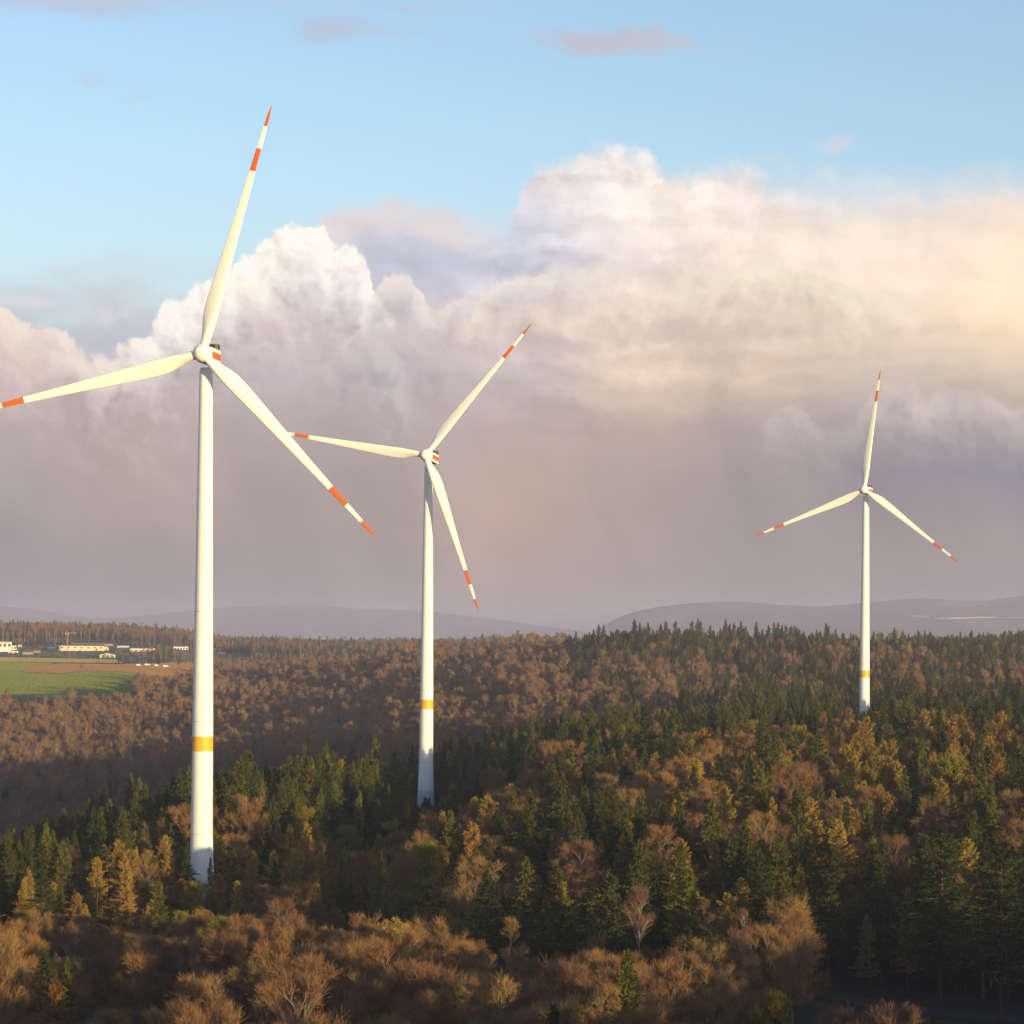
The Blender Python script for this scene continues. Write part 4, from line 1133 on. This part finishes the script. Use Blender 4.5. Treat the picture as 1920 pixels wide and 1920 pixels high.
# ------------------------------------------------------------------ village on the far side
M_WALLW = plain('white_render', (0.74, 0.71, 0.62), 0.9, 0.06, 0.3)
M_WALLC = plain('cream_cladding', (0.68, 0.60, 0.40), 0.85, 0.06, 0.3)
M_WALLG = plain('grey_cladding', (0.48, 0.48, 0.46), 0.8, 0.06, 0.3)
M_TAN = plain('timber_cladding', (0.30, 0.21, 0.12), 0.9, 0.15, 0.3)
M_ROOFD = plain('dark_roof', (0.075, 0.062, 0.06), 0.8, 0.15, 0.4)
M_ROOFR = plain('tile_roof', (0.20, 0.085, 0.05), 0.9, 0.15, 0.4)
M_GLASS = plain('window_glass', (0.035, 0.04, 0.05), 0.15, 0.1, 0.5, 0.5)
M_CRANE = plain('crane_paint', (0.60, 0.20, 0.05), 0.6)
def building(name, px0, px1, pyb, hw, hr, depth, wall, roof, nwin, label, style='gable', turn=0.0, wz=(.35, .7), cat='house'):
    c = px_ground((px0+px1)/2, pyb)
    w = (px1-px0) * c.y / FPX / 2; d = depth / 2
    o = empty(name, (c.x, c.y + d, c.z - .3), math.atan2(-c.x, c.y) + turn)
    b = MB()
    if style == 'gable_front':
        b.add([(-w,-d,0),(w,-d,0),(w,-d,hw),(0,-d,hw+hr),(-w,-d,hw)], [(0,1,2,3,4)])
        b.add([(-w,d,0),(w,d,0),(w,d,hw),(0,d,hw+hr),(-w,d,hw)], [(4,3,2,1,0)])
        b.add([(-w,-d,0),(-w,d,0),(-w,d,hw),(-w,-d,hw)], [(3,2,1,0)]); b.add([(w,-d,0),(w,d,0),(w,d,hw),(w,-d,hw)], [(0,1,2,3)])
    else:
        b.box(-w, w, -d, d, 0, hw)
        if style == 'gable':
            for sx in (-1, 1):
                f = [(0,1,2)] if sx > 0 else [(2,1,0)]
                b.add([(sx*w,-d,hw),(sx*w,d,hw),(sx*w,0,hw+hr)], f)
    b.build('wall', wall, o)
    r = MB(); t = .35; e = .5
    if style == 'gable_front':
        for s in (-1, 1):
            r.add([(s*(w+e),-d-e,hw-.25),(s*(w+e),d+e,hw-.25),(0,d+e,hw+hr+.12),(0,-d-e,hw+hr+.12),(s*(w+e),-d-e,hw-.25+t),(s*(w+e),d+e,hw-.25+t),(0,d+e,hw+hr+t+.12),(0,-d-e,hw+hr+t+.12)],
                  [(0,1,2,3),(7,6,5,4),(0,3,7,4),(1,5,6,2),(0,4,5,1)])
    elif style == 'gable':
        for s in (-1, 1):
            r.add([(-w-e,s*(d+e),hw-.25),(w+e,s*(d+e),hw-.25),(w+e,0,hw+hr+.12),(-w-e,0,hw+hr+.12),(-w-e,s*(d+e),hw-.25+t),(w+e,s*(d+e),hw-.25+t),(w+e,0,hw+hr+t+.12),(-w-e,0,hw+hr+t+.12)],
                  [(0,1,2,3),(7,6,5,4),(0,4,5,1),(1,5,6,2),(0,3,7,4)])
    elif style == 'flat':
        r.box(-w-.2, w+.2, -d-.2, d+.2, hw+.01, hw+max(hr, .3))
    elif style == 'lean':
        r.add([(-w-.3,-d-.4,hw-hr),(w+.3,-d-.4,hw+.02),(w+.3,d+.4,hw+.02),(-w-.3,d+.4,hw-hr),(-w-.3,-d-.4,hw-hr+.5),(w+.3,-d-.4,hw+.5),(w+.3,d+.4,hw+.5),(-w-.3,d+.4,hw-hr+.5)],
              [(3,2,1,0),(4,5,6,7),(0,1,5,4),(1,2,6,5),(2,3,7,6),(3,0,4,7)])
    r.build('roof', roof, o)
    for k in range(nwin):
        cx = -w + (k+.5) * 2*w/nwin; ww = min(1.6, w/nwin*.55)
        m = MB(); m.box(cx-ww, cx+ww, -d-.09, -d-.02, hw*wz[0], hw*wz[1]); m.build('window', M_GLASS, o)
    return tag(o, label, cat, 'distant farm and trade buildings beyond the meadow')
building('house', -14, 20, 1223, 15, 3.5, 12, M_WALLW, M_ROOFD, 4, 'tall white house with a sloping roof at the left edge', 'lean', 0, (.55, .8))
building('house', 19, 30, 1219, 6.5, .4, 9, M_WALLW, M_WALLG, 2, 'white flat roofed annex right of the tall white house', 'flat')
building('shed', 15, 33, 1225, 3.6, .4, 8, M_WALLW, M_ROOFD, 2, 'low white shed in front of the tall white house', 'flat', cat='shed')
building('shed', 40, 60, 1228, 4.5, 2, 9, M_TAN, M_ROOFD, 1, 'tan timber shed at the head of the meadow', 'gable', .2, cat='shed')
building('shed', 60, 75, 1225, 4.2, 1.6, 8, M_TAN, M_ROOFR, 0, 'tan timber shed with a reddish roof', 'gable', -.1, cat='shed')
building('house', 33, 40, 1214, 4, 2.5, 8, M_WALLW, M_ROOFR, 1, 'small white house above the low white shed', 'gable')
building('house', 88, 103, 1218, 4, .5, 8, M_WALLW, M_ROOFD, 3, 'small white bungalow left of the crane', 'flat')
building('warehouse', 108, 192, 1221, 8.2, 1.4, 30, M_WALLC, M_ROOFD, 7, 'long cream warehouse behind the orange crane', 'gable', 0, (.55, .72), 'warehouse')
building('warehouse', 130, 209, 1212, 4.5, 3.5, 30, M_TAN, M_ROOFD, 0, 'dark roofed hall above the long cream warehouse', 'gable', 0, cat='warehouse')
building('garage', 193, 203, 1220, 4.6, 1.4, 9, M_WALLC, M_ROOFD, 1, 'small cream garage at the right end of the warehouse', 'gable_front', 0, cat='garage')
building('barn', 185.5, 214.5, 1234, 4.8, 2.2, 16, M_WALLC, M_ROOFD, 3, 'small cream barn with a front gable beside the meadow', 'gable_front', 0, (.55, .78), 'barn')
building('hall', 218, 241, 1220, 6.6, .6, 20, M_WALLG, M_WALLW, 6, 'grey hall with a window band between the barn and the long hall', 'flat', 0, (.35, .6), 'hall')
building('hall', 241, 289, 1223, 6.0, 2.8, 20, M_WALLC, M_ROOFD, 5, 'long cream hall with a dark roof right of the grey hall', 'gable', 0, (.25, .5), 'hall')
building('apartment_block', 320, 352, 1218, 4.2, .5, 12, M_WALLW, M_WALLG, 6, 'white terrace of flats close left of the tallest tower', 'flat', 0, (.2, .7), 'flats')
building('house', 399, 414, 1222, 5.5, .5, 12, M_WALLW, M_ROOFD, 3, 'white house just right of the tallest tower', 'flat')
building('house', 409, 421, 1227, 3.4, 1.5, 9, M_WALLW, M_ROOFR, 2, 'low white house in the trees right of the tallest tower', 'gable')
# tower crane
c = px_ground(127, 1222)
cr = empty('crane', (c.x, c.y - 3, c.z)); tag(cr, 'slim orange tower crane in front of the cream warehouse', 'crane')
m = MB()
for sx in (-.75, .75):
    for sy in (-.75, .75): m.tube((sx, sy, 0), (sx, sy, 26), .17, .17, 5)
for k in range(13):
    z = k*2; m.tube((-.75, -.75, z), (.75, -.75, z+2), .1, .1, 4); m.tube((.75, .75, z), (-.75, .75, z+2), .1, .1, 4); m.tube((.75, -.75, z), (.75, .75, z+2), .1, .1, 4); m.tube((-.75, .75, z), (-.75, -.75, z+2), .1, .1, 4)
m.build('mast', M_CRANE, cr)
m = MB()
for y, z in ((-.6, 26.2), (.6, 26.2), (0, 27.3)): m.tube((-3.5, y, z), (13, y, z), .14, .14, 5)
for k in range(11):
    x = -3.5 + k*1.5; m.tube((x, -.6, 26.2), (x+.75, 0, 27.3), .09, .09, 4); m.tube((x+.75, 0, 27.3), (x+1.5, .6, 26.2), .09, .09, 4)
m.build('jib', M_CRANE, cr)
m = MB(); m.tube((0, 0, 26), (0, 0, 30.5), .35, .12, 6); m.tube((0, 0, 30.3), (11, 0, 27.4), .06, .06, 4); m.tube((0, 0, 30.3), (-3.2, 0, 27.3), .06, .06, 4); m.build('tower_peak', M_CRANE, cr)
m = MB(); m.box(-3.6, -2.0, -.7, .7, 24.6, 26.0, 0, .1); m.build('counterweight', M_WALLG, cr)
m = MB(); m.box(.9, 2.2, -1.6, -.75, 24.3, 26.0, 0, .1); m.build('cab', M_WALLW, cr)
# white vans parked along the hedge
M_VAN = plain('white_van_paint', (0.8, 0.79, 0.76), 0.35, 0.03, 0.5, 0.5)
M_TYRE = plain('tyre_rubber', (0.02, 0.02, 0.02), 0.9)
def van(px, py, ln, label):
    c = px_ground(px, py)
    o = empty('parked_van', (c.x, c.y, c.z + .2), math.atan2(-c.x, c.y) + .05)
    b = MB(); w = .95
    side = [(-ln/2, .45), (ln/2-.05, .45), (ln/2, 1.05), (ln/2-.75, 1.35), (ln/2-1.35, 2.25), (-ln/2+.12, 2.35), (-ln/2, 2.0)]
    n = len(side)
    b.add([(x, -w, z) for x, z in side] + [(x, w, z) for x, z in side], [tuple(range(n)), tuple(range(2*n-1, n-1, -1))] + [(i+n, (i+1)%n+n, (i+1)%n, i) for i in range(n)])
    b.build('body', M_VAN, o)
    g_ = MB(); g_.add([(ln/2-1.3, -w-.02, 1.4), (ln/2-.85, -w-.02, 1.4), (ln/2-1.35, -w-.02, 2.05), (ln/2-1.9, -w-.02, 2.05), (ln/2-1.9, -w-.02, 1.4)], [(4, 0, 1, 2, 3)])
    g_.build('window', M_GLASS, o)
    for x in (-ln/2+1.0, ln/2-1.0):
        for y in (-w+.02, w-.2):
            t = MB(); t.tube((x, y, .36), (x, y+.2, .36), .36, .36, 14); t.build('wheel', M_TYRE, o)
    return tag(o, label, 'van', 'white vans parked by the hedge below the farm buildings')
van(260, 1249.0, 5.6, 'white van at the left end of the row by the hedge')
van(277, 1248.5, 7.0, 'longest white van second from the left in the row by the hedge')
van(294, 1250.0, 5.2, 'white van third from the left in the row by the hedge')
van(311, 1251.0, 6.4, 'white van at the right end of the row by the hedge')

# small trees and hedges of the village
rv = np.random.default_rng(21)
VT = [('spruce', 57, 1213, 18), ('spruce', 70, 1213, 21), ('spruce', 77, 1214, 24), ('spruce', 84, 1214, 20), ('spruce', 172, 1210, 12), ('beech', 152, 1270, 15), ('larch', 129, 1237, 12),
      ('spruce', 181, 1228, 10), ('spruce', 223, 1244, 12), ('spruce', 243, 1232, 17), ('spruce', 297, 1246, 18), ('spruce', 335, 1248, 15), ('spruce', 252, 1238, 14), ('budding', 231, 1246, 9), ('budding', 246, 1247, 11),
      ('spruce', 355, 1228, 16), ('spruce', 425, 1247, 18), ('spruce', 440, 1250, 20), ('beech', 118, 1236, 10), ('beech', 140, 1238, 11), ('beech', 100, 1234, 9)]
for k in range(50):
    px = rv.uniform(215, 450); py = rv.uniform(1224, 1248.5)
    VT.append((('spruce', 'budding', 'beech', 'larch')[int(rv.choice(4, p=[.34, .2, .34, .12]))], px, py, rv.uniform(6, 13)))
for k in range(8):
    VT.append((('beech', 'budding', 'spruce')[int(rv.choice(3, p=[.5, .25, .25]))], rv.uniform(-10, 215), rv.uniform(1208, 1233), rv.uniform(5, 10)))
VN = {'spruce': 'dark green conifer among the distant farm buildings', 'beech': 'leafless brown tree among the distant farm buildings', 'budding': 'green bushy tree among the distant farm buildings', 'larch': 'golden larch among the distant farm buildings'}
for k, px, py, h in VT:
    p = px_ground(px, py); t = KINDS[k][counts.get(k, 0) % len(KINDS[k])]
    s = h / t.h
    lab = 'bare tree alone in the middle of the green meadow' if (px, py) == (152, 1270) else VN[k]
    put_tree(k, p.x, p.y, p.z, s, 1.0 if k == 'spruce' else 1.25, rv.uniform(0, 6.28), lab, None if 'alone' in lab else PLUR[k] + ' among the distant farm buildings', None, False)

# ------------------------------------------------------------------ far town behind the ridge
def small_house():
    b = MB(); b.box(-6, 6, -5, 5, 0, 7)
    for s in (-1, 1):
        b.add([(s*6, -5, 7), (s*6, 5, 7), (s*6, 0, 11)], [(0, 1, 2) if s > 0 else (2, 1, 0)])
        b.add([(-6.4, s*5.4, 6.9), (6.4, s*5.4, 6.9), (6.4, 0, 11.2), (-6.4, 0, 11.2)], [(0, 1, 2, 3) if s < 0 else (3, 2, 1, 0)], 1)
    return b.mesh('house', [M_WALLW, M_ROOFR])
ME_HOUSE = small_house()
for k in range(70):
    px = rv.uniform(1478, 1622) if k < 64 else rv.uniform(1318, 1362)
    D = rv.uniform(8300, 9300)
    x = ray(px, 1200).x * D
    o = link('house', ME_HOUSE); s = rv.uniform(.8, 1.5)
    o.location = (x, D, gz(x, D) - .5); o.rotation_euler = (0, 0, rv.choice([0, 1.57]) + rv.uniform(-.4, .4)); o.scale = (s, s, s * rv.uniform(.9, 1.2))
    tag(o, 'tiny pale house of the hazy town on the horizon beside the smallest turbine' if k < 64 else 'tiny pale house peeping over the ridge left of the smallest turbine', 'house', 'houses of the far town' if k < 64 else 'far houses above the spruce ridge')

# forest road at the right foot of the picture
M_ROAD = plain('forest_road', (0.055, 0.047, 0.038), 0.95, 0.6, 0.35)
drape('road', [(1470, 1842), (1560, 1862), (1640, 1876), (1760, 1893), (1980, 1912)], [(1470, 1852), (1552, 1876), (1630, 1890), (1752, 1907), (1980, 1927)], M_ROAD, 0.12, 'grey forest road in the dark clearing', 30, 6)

# bright rock on the far ridges
M_ROCK = plain('pale_rock', (0.52, 0.48, 0.43), 0.9, 0.1, 0.01)
def cliff(rd, pts, label):
    top, bot = [], []
    for px, y0, y1 in pts:
        for y, lst in ((y0, top), (y1, bot)):
            d = ray(px, y); Ds = np.linspace(rd['y0'], rd['y1'], 600)
            zz = ZC + d.z * Ds; gzv = rd['f'](d.x * Ds, Ds)
            k = int(np.argmax(zz < gzv)); D = Ds[k] - 40
            lst.append((d.x*D, D, ZC + d.z*D))
    n = len(pts)
    b = MB()
    vs = top + bot + [(x, y+60, z) for x, y, z in top] + [(x, y+60, z) for x, y, z in bot]
    fs = []
    for i in range(n-1):
        fs += [(n+i, n+i+1, i+1, i), (i, i+1, 2*n+i+1, 2*n+i), (3*n+i, 3*n+i+1, n+i+1, n+i), (2*n+i, 2*n+i+1, 3*n+i+1, 3*n+i)]
    b.add(vs, fs)
    o = b.build('cliff', M_ROCK)
    return tag(o, label, 'cliff', None)
cliff(RIDGE[0], [(1705, 1154.6, 1155.6), (1715, 1153.4, 1156.6), (1730, 1154.2, 1157.6), (1742, 1156.2, 1158.2)], 'short bright rock band on the mountain right of the smallest turbine')
cliff(RIDGE[0], [(1756, 1159.0, 1160.0), (1768, 1157.2, 1160.6), (1800, 1157.4, 1159.6), (1840, 1157.0, 1158.6), (1880, 1156.8, 1158.6), (1925, 1156.6, 1158.8), (1990, 1157, 1158.4)], 'long thin bright rock band reaching the right edge')
cliff(RIDGE[1], [(60, 1166.4, 1167.4), (66, 1164.8, 1168.0), (74, 1163.2, 1168.2), (80, 1164.6, 1168.0), (86, 1163.0, 1167.8), (89, 1165, 1167)], 'bright rock patch on the faint ridge at the far left')

# ------------------------------------------------------------------ evening haze
mh = bpy.data.materials.new('haze_air'); mh.use_nodes = True
nh_ = mh.node_tree; nh_.nodes.clear()
pv = nh_.nodes.new('ShaderNodeVolumePrincipled')
pv.inputs['Color'].default_value = (0.64, 0.65, 0.90, 1)
pv.inputs['Density'].default_value = HAZE
pv.inputs['Anisotropy'].default_value = 0.0
oo = nh_.nodes.new('ShaderNodeOutputMaterial'); nh_.links.new(pv.outputs[0], oo.inputs['Volume'])
hb = MB(); hb.box(-9300, 9300, -3200, 26500, -75, 332)
hz_o = hb.build('haze', mh); tag(hz_o, 'thin evening haze lying over the whole landscape', 'haze', None, 'stuff')
